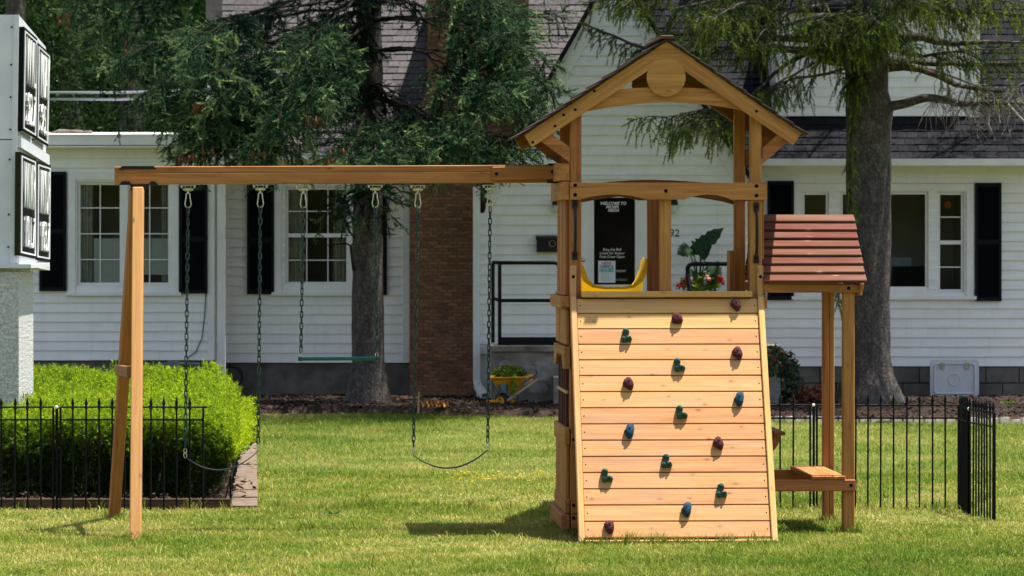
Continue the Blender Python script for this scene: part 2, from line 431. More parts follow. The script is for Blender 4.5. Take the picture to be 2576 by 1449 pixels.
# ------------------------------------------------------------------ the house
house = thing('house', 'white clapboard house with black shutters, grey shingle roof and brick chimney', 'house', P(1300, 1000, 49))
DL, DM, DG, DR = 48.4, 49.0, 47.9, 48.8
_pl = {}
def plank_mesh(L, h):
    k = (round(L, 2), round(h, 3))
    if k not in _pl:
        s = MB(); z1 = h + .02
        s.hexa([(0, -.026, 0), (L, -.026, 0), (L, -.003, z1), (0, -.003, z1), (0, 0.004, 0), (L, 0.004, 0), (L, .004, z1), (0, .004, z1)])
        _pl[k] = s.mesh('siding_plank', M_SIDING)
    return _pl[k]
def wall(u0, u1, v0, v1, d, holes, pitch=24.2, clip=None, back=.15):
    """Backing wall cut round the openings, with one clapboard object per course and stretch."""
    mb = MB(); us = sorted({u0, u1, *[h[0] for h in holes], *[h[1] for h in holes]}); vs = sorted({v0, v1, *[h[2] for h in holes], *[h[3] for h in holes]})
    if clip is None:
        for a, b_ in zip(us, us[1:]):
            for c, e in zip(vs, vs[1:]):
                if any(h[0] <= (a + b_) / 2 <= h[1] and h[2] <= (c + e) / 2 <= h[3] for h in holes): continue
                mb.box(XU(a, d), XU(b_, d), d + .005, d + back, ZV(e, d), ZV(c, d))
    else:
        pts = [P(u, v, d) for u, v in clip['poly']]
        hole = holes[0] if holes else None
        mb.prism([(p.x, p.z) for p in pts], 0, 0.12, Matrix(((1, 0, 0, 0), (0, 0, 1, d + .005), (0, 1, 0, 0), (0, 0, 0, 1))))
    w = mb.build('wall', M_SIDING, house)
    v = v1
    while v > v0 + 2:
        top = max(v - pitch, v0); mid = (v + top) / 2
        a0, a1 = u0, u1
        if clip: a0, a1 = clip['f'](mid)
        if a1 - a0 > 6:
            segs = [(a0, a1)]
            for h in holes:
                if h[2] < v - 1 and h[3] > top + 1:
                    ns = []
                    for s0, s1 in segs:
                        if h[1] <= s0 or h[0] >= s1: ns.append((s0, s1)); continue
                        if h[0] > s0: ns.append((s0, h[0]))
                        if h[1] < s1: ns.append((h[1], s1))
                    segs = ns
            for s0, s1 in segs:
                # long stretches are made of shorter boards with butt joints
                cuts = [s0]
                if s1 - s0 > 420: cuts.append(s0 + random.uniform(.35, .65) * (s1 - s0))
                cuts.append(s1)
                for c0, c1 in zip(cuts, cuts[1:]):
                    if c1 - c0 < 4: continue
                    put('siding_plank', plank_mesh((c1 - c0) * d / F - .002, (v - top) * d / F), w, Matrix.Translation((XU(c0, d) + .001, d - random.uniform(0, .002), ZV(v, d) + random.uniform(-.0015, .0015))) @ Matrix.Rotation(random.uniform(-.0007, .0007), 4, 'Y'))
        v -= pitch
    return w
def bx(name, u0, u1, v0, v1, d, t, m, parent=house, off=0.0, label=None):
    """A flat board on a facade: front face t in front of distance d-off."""
    s = MB(); s.box(XU(u0, d), XU(u1, d), d - off - t, d - off, ZV(v1, d), ZV(v0, d)); return s.build(name, m, parent, label=label)

# walls: left wing, middle, entry gable, right wing, dormer
LW = (195, 430, 458, 718); MW = (718, 878, 470, 716)
wall(60, 538, 368, 906, DL, [LW])
wall(538, 1030, 402, 912, DM, [MW])
RWS = [(2017, 2085, 483, 735), (2113, 2335, 482, 728), (2358, 2425, 483, 735)]
wall(1880, 2640, 425, 921, DR, RWS)
GP = [(1205, 995), (1205, 485), (1520, -60), (1560, -60), (1880, 430), (1880, 995)]
def gable_span(v):
    return (max(1205, 1465 + .571 * (63 - v) + 22), min(1884, 1615 + .64 * (v - 33) - 22))
DOOR = (1462, 1632, 458, 868)
wall(1205, 1884, -60, 890, DG, [DOOR], pitch=25, clip={'poly': [(1205, 1000), (1205, 555), (1484, 63), (1535, -30), (1565, -30), (1593, 33), (1884, 490), (1884, 1000)], 'f': gable_span})
for s in (-1, 1):   # side walls of the entry, going back to the main wall
    u = 1205 if s < 0 else 1884
    mb = MB(); x = XU(u, DG); mb.box(x - .03 * (s < 0), x + .03 * (s > 0), DG + .12, 50.2, 0, ZV(480, DG)); mb.build('wall', M_SIDING, house)
DD_ = 49.12
wall(1978, 2440, 52, 292, DD_, [], pitch=24.5)
mb = MB(); mb.box(XU(1950, DD_), XU(1978, DD_), DD_ - .04, DD_ + .15, ZV(293, DD_), ZV(36, DD_)); mb.box(XU(2440, DD_), XU(2462, DD_), DD_ - .04, DD_ + .15, ZV(295, DD_), ZV(36, DD_)); mb.box(XU(1978, DD_), XU(2440, DD_), DD_ - .03, DD_ + .15, ZV(54, DD_), ZV(30, DD_))
mb.build('corner_board', M_TRIM, house)
mb = MB(); x = XU(1950, DD_); mb.box(x - .03, x, DD_ + .155, 53, ZV(300, DD_), ZV(20, DD_)); x = XU(2462, DD_); mb.box(x, x + .03, DD_ + .155, 53, ZV(300, DD_), ZV(20, DD_))
mb.build('wall', M_SIDING, house)
# dormer roof
mb = MB(); mb.hexa([P(1930, 32, DD_ - .2), P(2480, 32, DD_ - .2), P(2480, 20, DD_ - .2), P(1930, 20, DD_ - .2), P(1930, -70, DD_ + 3), P(2480, -70, DD_ + 3), P(2480, -82, DD_ + 3), P(1930, -82, DD_ + 3)]); mb.build('dormer_roof', M_SHING2, house)
# left edge of siding left of the wing: wing roof, fascia, corner boards
bx('fascia', 40, 552, 341, 368, DL, .12, M_TRIM, off=.12)
bx('soffit', 40, 552, 366, 372, DL, .24, M_TRIM)
mb = MB(); mb.hexa([P(30, 341, DL - .25), P(560, 341, DL - .25), P(560, 338, DL - .25), P(30, 338, DL - .25), P(30, 336, 53), P(560, 336, 53), P(560, 333, 53), P(30, 333, 53)]); mb.build('flat_roof', M_TRIM, house)
mb = MB(); mb.box(XU(125, 50), XU(232, 50), 50, 50.5, ZV(345, 50), ZV(334, 50)); mb.tube([P(130, 338, 49.9), P(150, 330, 49.9), P(232, 334, 49.9)], .025, 6); mb.build('roof_hatch', M_CONC, house)
bx('corner_board', 523, 540, 372, 906, DL, .035, M_TRIM)
bx('corner_board', 1013, 1030, 402, 912, DM, .035, M_TRIM)
bx('corner_board', 1190, 1207, 480, 905, DG, .05, M_TRIM)
# foundations
mb = MB(); mb.box(XU(60, DL), XU(538, DL), DL + .03, DL + .3, -.05, ZV(906, DL)); mb.box(XU(538, DM), XU(1030, DM), DM + .03, DM + .3, -.05, ZV(912, DM))
mb.build('foundation', M_FOUND, house)
fb = MB(); fb.box(XU(1880, DR), XU(2640, DR), DR + .05, DR + .3, -.05, ZV(921, DR)); fnd = fb.build('foundation', M_FOUND, house)
k = 0
for r in range(3):
    zt = ZV(922, DR) - r * .2
    x = XU(1895, DR) - (r % 2) * .2
    while x < XU(2640, DR):
        s = MB(); s.box(.006, .394, 0, .06, .006, .192); s.build('block', M_FOUND, fnd, Matrix.Translation((x, DR - .006 + random.uniform(-.003, .003), zt - .198))); x += .4
# eaves and gutters
bx('gutter', 520, 1034, 386, 402, DM, .13, M_TRIM, off=.30)
bx('soffit', 520, 1034, 402, 406, DM, .3, M_TRIM)
bx('gutter', 1902, 2660, 401, 418, DR, .13, M_TRIM, off=.38)
bx('frieze', 1902, 2660, 421, 434, DR, .04, M_TRIM)
bx('soffit', 1902, 2660, 418, 421, DR, .38, M_TRIM)
# gable rake boards and their roof edge
def rake(pu, nu, w, t):
    (ua, va), (ub, vb) = pu, nu
    a, b_ = P(ua, va, DG), P(ub, vb, DG); dv = (b_ - a).normalized(); n = Vector((-dv.z, 0, dv.x))
    if n.z < 0: n = -n
    return a, b_, n
for pu, nu in (((1218, 495), (1545, -77)), ((1545, -77), (1900, 478))):
    a, b_, n = rake(pu, nu, 0, 0)
    s = MB(); w = .155
    q = [a - n * w, b_ - n * w, b_, a]
    s.hexa([p + Vector((0, -.05, 0)) for p in q] + [p + Vector((0, .0, 0)) for p in q]); s.build('rake_board', M_TRIM, house)
    s = MB(); q = [a, b_, b_ + n * .05, a + n * .05]
    s.hexa([p + Vector((0, -.16, 0)) for p in q] + [p + Vector((0, 6.0, 0)) for p in q]); s.build('gable_roof', M_SHING2, house)

# shingle roofs: every course and shingle in view is its own piece
SHM = {}
def shingle_mesh(i, m):
    k = (i, m.name)
    if k not in SHM:
        w = (.115, .13, .15)[i % 3]; s = MB(); t = .022 + .007 * (i // 3)
        s.hexa([(0, 0, 0), (w, 0, 0), (w, 0, t), (0, 0, t), (0, .21, 0), (w, .21, 0), (w, .21, .004), (0, .21, .004)])
        SHM[k] = (s.mesh('shingle', m), w)
    return SHM[k]
def shingle_roof(u0, u1, ve, de, th, rows, m, skip, cap=300):
    z0 = ZV(ve, de); ct, st = math.cos(th), math.sin(th)
    s = MB(); ln = rows * .142 + .3
    x0, x1 = XU(u0, de), XU(u1, de + ln * ct) if u1 > CU else XU(u1, de)
    s.hexa([(x0, de, z0 - .02), (x1, de, z0 - .02), (x1, de + ln * ct, z0 + ln * st - .02), (x0, de + ln * ct, z0 + ln * st - .02), (x0, de, z0 - .04), (x1, de, z0 - .04), (x1, de + ln * ct, z0 + ln * st - .04), (x0, de + ln * ct, z0 + ln * st - .04)])
    roof = s.build('roof', m, house)
    n = 0; rest = MB()
    for r in range(rows):
        q = r * .142; y = de + q * ct; z = z0 + q * st
        x = x0 - random.uniform(0, .12)
        while x < x1:
            i = random.randrange(6); me, w = shingle_mesh(i, m)
            u = CU + (x + w / 2) * F / y; v = HV - (z + .05 - HC) * F / y
            if -20 < u < 2600 and v > -25 and not skip(u, v):
                M = Matrix.Translation((x, y, z)) @ Matrix.Rotation(th + .02, 4, 'X')
                if n < cap: put('shingle', me, roof, M); n += 1
                else: rest.add([M @ p.co for p in me.vertices], [tuple(p.vertices) for p in me.polygons])
            x += w + .004
    if rest.v: rest.build('shingle', m, roof, kind='stuff')
    return roof
shingle_roof(536, 1540, 386, DM - .3, math.radians(36), 26, M_SHING, lambda u, v: u > 1465 + .571 * (63 - v) + 30 or (u > 1085 and u < 1325 and v < 250) or (u > 1325 and v > 330) or (1035 < u < 1325 and v > 300))
def skipr(u, v):
    if 1955 < u < 2460 and v < 285: return True
    if v > 63 and u < 1615 + .64 * (v - 33) - 10: return True
    return u < 1560
shingle_roof(1500, 2650, 401, DR - .38, math.radians(36), 26, M_SHING2, skipr)
# sheathing closing the roof space so that nothing behind shows
mb = MB(); mb.box(XU(500, 52), XU(2700, 52), 53.2, 53.4, 0, 9); mb.build('rear_wall', M_FOUND, house)

# windows
def window(casing, sashes, d, muntin=True, blind=None, deep=1.2, drapes=None):
    u0, u1, v0, v1 = casing
    wf = MB(); wf.box(XU(u0 - 0, d), XU(u0 + 18, d), d - .045, d + .1, ZV(v1, d), ZV(v0, d)); wf.box(XU(u1 - 18, d), XU(u1, d), d - .045, d + .1, ZV(v1, d), ZV(v0, d))
    wf.box(XU(u0 + 18, d), XU(u1 - 18, d), d - .04, d + .1, ZV(v0 + 18, d), ZV(v0, d)); wf.box(XU(u0 - 6, d), XU(u1 + 6, d), d - .075, d + .1, ZV(v1, d) - .04, ZV(v1, d))
    s_sorted = sorted(sashes, key=lambda s: s[0])
    prev = u0 + 18
    for s in s_sorted:
        if s[0] > prev + 1: wf.box(XU(prev, d), XU(s[0], d), d - .02, d + .1, ZV(v1, d), ZV(v0 + 18, d))
        if s[3] < v1 - 1: wf.box(XU(s[0], d), XU(s[1], d), d - .022, d + .1, ZV(v1, d), ZV(s[3], d))
        if s[2] > v0 + 19: wf.box(XU(s[0], d), XU(s[1], d), d - .022, d + .1, ZV(s[2], d), ZV(v0 + 18, d))
        prev = s[1]
    if prev < u1 - 19: wf.box(XU(prev, d), XU(u1 - 18, d), d - .02, d + .1, ZV(v1, d), ZV(v0 + 18, d))
    win = wf.build('window', M_TRIM, house)
    for (a, b_, c, e, nxp, nyp, rail) in sashes:
        sb = MB(); t = 7; y0, y1 = d + .012, d + .05
        sb.box(XU(a, d), XU(a + t, d), y0, y1, ZV(e, d), ZV(c, d)); sb.box(XU(b_ - t, d), XU(b_, d), y0, y1, ZV(e, d), ZV(c, d))
        sb.box(XU(a + t, d), XU(b_ - t, d), y0 + .002, y1 - .002, ZV(c + t, d), ZV(c, d)); sb.box(XU(a + t, d), XU(b_ - t, d), y0 + .002, y1 - .002, ZV(e, d), ZV(e - t, d))
        if rail: sb.box(XU(a + t, d), XU(b_ - t, d), y0 - .01, y1 - .003, ZV(rail + 5, d), ZV(rail - 5, d))
        sb.build('sash', M_TRIM, win)
        mu = MB(); w = 1.3
        for i in range(1, nxp):
            q = a + (b_ - a) * i / nxp; mu.box(XU(q - w, d), XU(q + w, d), d + .025, d + .034, ZV(e - t, d), ZV(c + t, d))
        for j in range(1, nyp):
            q = c + (e - c) * j / nyp; mu.box(XU(a + t, d), XU(b_ - t, d), d + .024, d + .035, ZV(q + w, d), ZV(q - w, d))
        if mu.v: mu.build('muntin', M_TRIM, win)
        for i in range(nxp):
            for j in range(nyp):
                pa, pb = a + t + (b_ - a - 2 * t) * i / nxp, a + t + (b_ - a - 2 * t) * (i + 1) / nxp
                pc, pe = c + t + (e - c - 2 * t) * j / nyp, c + t + (e - c - 2 * t) * (j + 1) / nyp
                g_ = MB(); g_.box(XU(pa, d), XU(pb, d), d + .036, d + .040, ZV(pe, d), ZV(pc, d)); g_.build('pane', M_GLASS, win)
    # the room behind
    x0, x1, z0, z1 = XU(u0 + 5, d), XU(u1 - 5, d), ZV(v1 - 5, d), ZV(v0 + 5, d)
    rm = MB(); y0, y1 = d + .11, d + deep
    rm.quad((x0, y1, z0), (x1, y1, z0), (x1, y1, z1), (x0, y1, z1)); rm.quad((x0, y0, z0), (x0, y1, z0), (x0, y1, z1), (x0, y0, z1)); rm.quad((x1, y0, z0), (x1, y1, z0), (x1, y1, z1), (x1, y0, z1))
    rm.quad((x0, y0, z0), (x1, y0, z0), (x1, y1, z0), (x0, y1, z0)); rm.quad((x0, y0, z1), (x1, y0, z1), (x1, y1, z1), (x0, y1, z1))
    rm.build('room', M_ROOM, win)
    for (a, b_, col) in (drapes or ()):
        cu = MB(); n_ = 14; xa, xb = XU(a, d), XU(b_, d)
        for k_ in range(n_ + 1):
            x_ = xa + (xb - xa) * k_ / n_; y_ = d + .085 + .022 * math.sin(k_ * 1.9)
            cu.v += [(x_, y_, ZV(v1 - 6, d)), (x_, y_, ZV(v0 + 22, d))]
        cu.f = [(2 * k_, 2 * k_ + 2, 2 * k_ + 3, 2 * k_ + 1) for k_ in range(n_)]; cu.build('curtain', col, win, smooth=80)
    if blind:
        bl = MB()
        for (a, b_, c, e) in blind:
            q = c
            while q < e:
                bl.box(XU(a, d), XU(b_, d), d + .052, d + .060, ZV(q + 3.6, d), ZV(q, d) ); q += 4.6
        bl.build('blind', M_BLIND, win, kind='stuff')
    return win
window((172, 450, 434, 735), [(195, 308, 458, 718, 2, 4, None), (322, 430, 458, 718, 2, 4, None)], DL, blind=[(235, 300, 600, 715), (330, 425, 600, 690)], drapes=((196, 232, M_DRAPE), (404, 432, M_DRAPE)))
window((690, 890, 440, 735), [(718, 878, 470, 716, 3, 4, 592)], DM, drapes=((718, 762, M_DRAPE), (838, 880, M_DRAPE)))
window((1997, 2449, 462, 745), [(2017, 2085, 483, 735, 1, 4, None), (2113, 2335, 482, 728, 1, 1, None), (2358, 2425, 483, 735, 1, 4, 610)], DR, deep=2.0)
# things seen inside the wide window
mb = MB(); d = DR + .9
mb.box(XU(2250, d), XU(2340, d), d, d + .3, ZV(740, d), ZV(670, d)); mb.build('desk_screen', M_BLACK, house)
mb = MB(); mb.box(XU(2225, d), XU(2300, d), d + .35, d + .4, ZV(690, d), ZV(648, d)); mb.build('desk_paper', M_PAPER, house)
mb = MB(); mb.ball(P(2384, 514, DR + .12), (.045, .01, .045)); mb.build('orange_ornament', mat('orange_ornament', (.42, .10, .015), .6), house)
# shutters with louvres
def shutter(u0, u1, v0, v1, d):
    s = MB(); t = 7
    for a, b_ in ((u0, u0 + t), (u1 - t, u1)): s.box(XU(a, d), XU(b_, d), d - .065, d - .022, ZV(v1, d), ZV(v0, d))
    for a, b_ in ((v0, v0 + 9), ((v0 + v1) / 2 - 5, (v0 + v1) / 2 + 5), (v1 - 9, v1)): s.box(XU(u0 + t, d), XU(u1 - t, d), d - .063, d - .022, ZV(b_, d), ZV(a, d))
    s.box(XU(u0 + t, d), XU(u1 - t, d), d - .03, d - .022, ZV(v1 - 9, d), ZV(v0 + 9, d))
    o = s.build('shutter', M_SHUTTER, house)
    l = MB(); v = v0 + 11
    while v < v1 - 12:
        if abs(v - (v0 + v1) / 2) > 8:
            za, zb = ZV(v + 3.2, d), ZV(v, d); xa, xb = XU(u0 + t, d), XU(u1 - t, d)
            l.hexa([(xa, d - .058, za), (xb, d - .058, za), (xb, d - .053, za + .004), (xa, d - .053, za + .004), (xa, d - .036, zb), (xb, d - .036, zb), (xb, d - .031, zb + .004), (xa, d - .031, zb + .004)])
        v += 4.2
    l.build('louvre', M_SHUTTER, o, kind='stuff')
for a in ((100, 168, 432, 732, DL), (452, 522, 465, 738, DL), (622, 690, 465, 740, DM), (905, 974, 468, 742, DM), (1930, 1996, 455, 755, DR), (2452, 2518, 460, 757, DR)): shutter(*a)

# brick chimney
chx0, chx1, chd = XU(1031, DM), XU(1330, DM), DM - .42
ch = MB(); ztop = ZV(-60, chd)
ch.box(chx0 + .015, chx1, chd + .012, DM + 3, -.03, ZV(300, chd)); ch.box(chx0 + .22, chx1, chd + .012, DM + 3, ZV(300, chd), ztop)
chim = ch.build('chimney', M_MORTAR, house)
bl, bh, jt = .200, .034, .0
bh = 8.6 * chd / F; bl = 24.5 * chd / F
bmesh_ = MB(); bmesh_.box(.006, bl - .006, 0, .1, .0055, bh - .0055); brick_me = bmesh_.mesh('brick', M_BRICK)
hb = MB(); hb.box(.006, bl / 2 - .006, 0, .1, .0055, bh - .0055); half_me = hb.mesh('brick', M_BRICK)
n = 0; rest = MB(); r = 0; z = 0.0
allb = []
while z < ztop:
    v = HV - (z - HC) * F / chd
    x0 = chx0 if v > 300 else chx0 + .22 - max(0, (v - 260)) / 40 * .0
    if 240 < v <= 300: x0 = chx0 + .22 * (300 - v) / 60
    x = x0; first = r % 2
    while x < chx1 - .05:
        me, w = (half_me, bl / 2) if first else (brick_me, bl); first = 0
        u = CU + x * F / chd
        if -30 < v < 1030 and not (v > 465 and u > 1192): allb.append((v, me, Matrix.Translation((x, chd + random.uniform(-.003, .003), z))))
        x += w
    z += bh; r += 1
vis = sorted(allb, key=lambda q: -q[0])
for i, (v, me, M) in enumerate(vis):
    if i < 300: put('brick', me, chim, M)
    else: rest.add([M @ p.co for p in me.vertices], [tuple(p.vertices) for p in me.polygons])
rest.build('brick', M_BRICK, chim, kind='stuff')

# downspouts
def spout(pts, w=.075, dp=.06):
    s = MB(); pts = [Vector(p) for p in pts]
    rings = []
    for i, p in enumerate(pts):
        t = (pts[min(i + 1, len(pts) - 1)] - pts[max(i - 1, 0)]).normalized(); side = Vector((1, 0, 0)) if abs(t.x) < .8 else Vector((0, 1, 0))
        a = (side - t * side.dot(t)).normalized(); c = t.cross(a)
        rings.append([p + a * w / 2 * sx + c * dp / 2 * sy for sx, sy in ((-1, -1), (-.4, -1), (-.3, -.8), (.3, -.8), (.4, -1), (1, -1), (1, 1), (-1, 1))])
    vs = [q for r_ in rings for q in r_]; n_ = 8
    fs = [(i * n_ + k_, i * n_ + (k_ + 1) % n_, (i + 1) * n_ + (k_ + 1) % n_, (i + 1) * n_ + k_) for i in range(len(rings) - 1) for k_ in range(n_)]
    s.add(vs, fs); return s.build('downspout', M_TRIM, house)
spout([P(557, 405, DL), P(557, 960, DL)], .095, .07)
spout([P(1199, 470, DG - .08), P(1199, 955, DG - .08), P(1202, 972, DG - .12), P(1220, 997, DG - .35)], .085, .07)
# door with its frame, glass, lettering and lamps
dr = MB(); dd = DG
for a in ((1462, 1476, 452, 868), (1632, 1650, 452, 868)): dr.box(XU(a[0], dd), XU(a[1], dd), dd - .05, dd - .021, ZV(a[3], dd), ZV(a[2], dd))
dr.box(XU(1462, dd), XU(1650, dd), dd - .055, dd - .021, ZV(452, dd), ZV(441, dd))
dr.build('door_frame', M_TRIM, house)
do = MB()
for a in ((1476, 1494, 453, 868), (1597, 1632, 453, 868)): do.box(XU(a[0], dd), XU(a[1], dd), dd - .045, dd - .0215, ZV(a[3], dd), ZV(a[2], dd))
do.box(XU(1494, dd), XU(1597, dd), dd - .044, dd - .0215, ZV(497, dd), ZV(453, dd)); do.box(XU(1494, dd), XU(1597, dd), dd - .044, dd - .0215, ZV(868, dd), ZV(716, dd))
for a in (1488, 1599): do.box(XU(a, dd), XU(a + 5, dd), dd - .052, dd - .045, ZV(720, dd), ZV(493, dd))
door = do.build('door', M_TRIM, house)
s = MB(); s.box(XU(1494, dd), XU(1597, dd), dd - .034, dd - .026, ZV(716, dd), ZV(497, dd)); s.build('pane', mat('dark_glass', (.006, .007, .007), .08, 0, .18), door)
s = MB(); s.ball(P(1467, 654, dd - .08), .026, 10, 8); s.build('handle', M_BRASS, door)
def text_mesh(body, size, m, extrude=.001, shear=0, offset=0, align='CENTER', xs=1.0, space=1.0):
    cu = bpy.data.curves.new('lettering', 'FONT'); cu.body = body; cu.size = size; cu.extrude = extrude; cu.shear = shear; cu.offset = offset
    cu.align_x = align; cu.align_y = 'CENTER'; cu.resolution_u = 2; cu.space_line = space
    o = bpy.data.objects.new('lettering', cu); C.objects.link(o); bpy.context.view_layer.update()
    me = bpy.data.meshes.new_from_object(o.evaluated_get(bpy.context.evaluated_depsgraph_get()))
    bpy.data.objects.remove(o); me.materials.clear(); me.materials.append(m)
    if xs != 1.0:
        for p in me.vertices: p.co.x *= xs
    return me
FACE = Matrix(((1, 0, 0, 0), (0, 0, -1, 0), (0, 1, 0, 0), (0, 0, 0, 1)))
def facade_text(body, u, v, px, d, m, parent, **kw):
    me = text_mesh(body, px * d / F, m, **kw)
    return put('lettering', me, parent, Matrix.Translation(P(u, v, d)) @ FACE)
dt = dd - .0365
facade_text('WELCOME TO', 1542, 512, 10.5, dt, M_WHITE, door, shear=.3, offset=.0012, xs=.95)
facade_text('MILNER', 1540, 520.8, 10, dt, M_WHITE, door, shear=.3, offset=.0012, xs=.95)
facade_text('MEDIA', 1543, 529.4, 10, dt, M_WHITE, door, shear=.3, offset=.0012, xs=.95)
for i, t in enumerate(('Ring the Bell', 'Listen for Buzzer', 'Push Door Open')): facade_text(t, 1540, 628 + i * 9, 9.5, dt, M_WHITE, door, offset=.0, xs=.95)
facade_text('SUNDAY', 1563, 704, 8, dt, mat('grey_letter', (.35, .35, .36), .6), door)
facade_text('MONDAY', 1556, 682, 8, dt, M_WHITE, door, shear=.25)
s = MB(); s.box(XU(1505, dt), XU(1548, dt), dt - .004, dt - .001, ZV(711, dt), ZV(656, dt)); s.build('notice', M_PAPER, door)
dn = dt - .006
for t, v, c in (('NEW', 663, (.62, .22, .15)), ('OFFICE', 672, (.05, .22, .42)), ('HOURS', 681, (.06, .32, .22))): facade_text(t, 1526, v, 11, dn, mat('ink_' + t.lower(), c, .7), door, offset=.002)
M_INK = mat('grey_ink', (.38, .40, .44), .7)
for i in range(6): facade_text('M T W T F', 1524, 688 + i * 3.6, 3.4, dn, M_INK, door, xs=1.3)
# wall lamps
def lamp(u, v):
    o = thing('wall_lantern', '', 'wall lamp', P(u, v, DG))
    s = MB(); p = P(u, v - 12, DG - .1); M = Matrix.Translation(p)
    s.lathe([(.012, .035), (.05, .03), (.062, .0), (.062, -.035), (.058, -.036), (.055, 0)], 14, M); s.box(p.x - .03, p.x + .03, DG - .09, DG - .022, p.z - .01, p.z + .06)
    s.build('lamp_cap', M_BLACK, o, smooth=40)
    s = MB(); s.lathe([(.045, -.036), (.05, -.06), (.042, -.12), (.02, -.128)], 12, M); s.build('lamp_glass', mat('frosted_glass', (.55, .56, .53), .25), o, smooth=40)
    return o
lamp(1402, 520)['label'] = 'black wall lantern with clear jar shade left of the entry door'
lamp(1692, 520)['label'] = 'black wall lantern with clear jar shade right of the entry door, above the house number'
mb_ = thing('mailbox', 'flat black wall mailbox with round lock plate left of the entry door', 'mailbox', P(1380, 634, DG))
s = MB(); s.box(XU(1350, DG), XU(1412, DG), DG - .14, DG - .022, ZV(634, DG), ZV(600, DG)); s.build('box', M_BLACK, mb_)
s = MB(); s.hexa([P(1348, 603, DG - .15), P(1414, 603, DG - .15), P(1414, 597, DG - .15), P(1348, 597, DG - .15), P(1348, 598, DG - .022), P(1414, 598, DG - .022), P(1414, 593, DG - .022), P(1348, 593, DG - .022)]); s.build('lid', M_BLACK, mb_)
s = MB(); c = P(1389.5, 612.5, DG - .152); s.tube([c + Vector((math.cos(a) * .037, 0, math.sin(a) * .037)) for a in np.linspace(0, 6.283, 16, endpoint=False)], .0045, 5, closed=True); s.build('lock_ring', mat('brass_dull', (.30, .26, .16), .45, .8), mb_)
nm = facade_text('92', 1697, 587, 27, DG - .024, M_BLACK, None, extrude=.004, offset=.0)
nm.name = 'house_number'; tag(nm, 'black metal house number 92 on siding right of the entry door', 'house number')
# small window with a rail behind the tower is hidden; a cable runs down the left wing wall
cb = MB(); cb.tube([P(518, 735, DL - .03), P(515, 790, DL - .03), P(508, 850, DL - .03), P(493, 885, DL - .03), P(470, 902, DL - .03)], .006, 5); tag(cb.build('cable', M_BLACK), 'thin black cable looping down white siding beside the drainpipe', 'cable')
pp = MB(); pp.tube([P(388, 930, DL - .1), P(392, 918, DL - .1), P(425, 915, DL - .1), P(500, 916, DL - .1), P(505, 940, DL - .1)], .02, 8); pp.box(XU(425, DL), XU(455, DL), DL - .18, DL - .05, ZV(928, DL), ZV(908, DL)); tag(pp.build('gas_pipe', mat('grey_paint', (.16, .17, .18), .6)), 'grey gas pipe and fitting on dark foundation above the hedge', 'pipe')
hr = MB()
for k_ in range(4): hr.tube([P(580, 948, DM - .35) + Vector((math.cos(a) * .13, .03 * k_, math.sin(a) * .13)) for a in np.linspace(0, 6.283, 18, endpoint=False)], .018, 6, closed=True)
tag(hr.build('hose_coil', M_BLACK), 'coil of black hose on the foundation behind the hedge corner', 'hose')

# concrete stoop, railings
st = MB(); zt = ZV(866, DG - .2)
st.box(XU(1236, DG - .9), XU(1960, DG - .9), DG - 1.0, DG - .002, -.05, zt - .06)
stoop = st.build('stoop', M_CONC); tag(stoop, 'old patched concrete stoop below the entry door', 'stoop')
s = MB(); s.box(XU(1230, DG - 1), XU(1965, DG - 1), DG - 1.05, DG - .003, zt - .06, zt); s.build('slab', M_CONC, stoop)
s = MB(); s.box(XU(1392, DG - 1.5), XU(1960, DG - 1.5), DG - 1.75, DG - 1.003, -.05, zt * .52); s.build('step', M_CONC, stoop)
s = MB()
for (ua, ub, va, vb) in ((1300, 1352, 918, 950), (1345, 1392, 905, 960), (1255, 1290, 905, 940), (1322, 1380, 960, 990)):
    s.add([P(u_, v_, DG - 1.006) for u_, v_ in ((ua, va + 6), (ua + 14, va), (ub - 8, va + 3), (ub, vb - 10), (ub - 20, vb), (ua + 6, vb - 4))], [(0, 1, 2, 3, 4, 5)])
s.build('mortar_patch', mat_noise('mortar_patch', (.16, .15, .135), (.30, .285, .26), 9, .9, .5), stoop)
def railing(label, posts, rails, ends, d, rr=.021):
    o = thing('railing', label, 'railing', P(posts[0][0], posts[0][2], d), None)
    for u_, v0_, v1_ in posts:
        s = MB(); s.tube([P(u_, v1_, d), P(u_, v0_, d)], rr, 8); s.build('post', M_IRON, o, smooth=60)
    for pts in rails:
        s = MB(); s.tube([P(a, b_, d + (c if True else 0)) for a, b_, c in pts], rr, 8); s.build('rail', M_IRON, o, smooth=60)
    return o
r1 = railing('black pipe railing on the stoop left of the entry door', [(1240, 662, 862), (1257, 666, 868)],
        [[(1240, 660, .35), (1257, 661, 0), (1395, 661, 0), (1403, 664, 0), (1406, 674, 0), (1406, 868, 0)], [(1240, 750, .35), (1257, 756, 0), (1406, 756, 0)]], None, DG - .75)
s = MB(); s.box(XU(1258, DG - .75), XU(1406, DG - .75), DG - .79, DG - .75, ZV(868, DG - .75), ZV(848, DG - .75)); s.build('kick_plate', M_IRON, r1)
railing('black pipe handrail with rounded corner right of the entry door', [(1850, 668, 868)],
        [[(1748, 868, -.5), (1738, 740, -.3), (1730, 690, 0), (1730, 674, 0), (1734, 667, 0), (1742, 664, 0), (1850, 664, 0)]], None, DG - .75, .026)

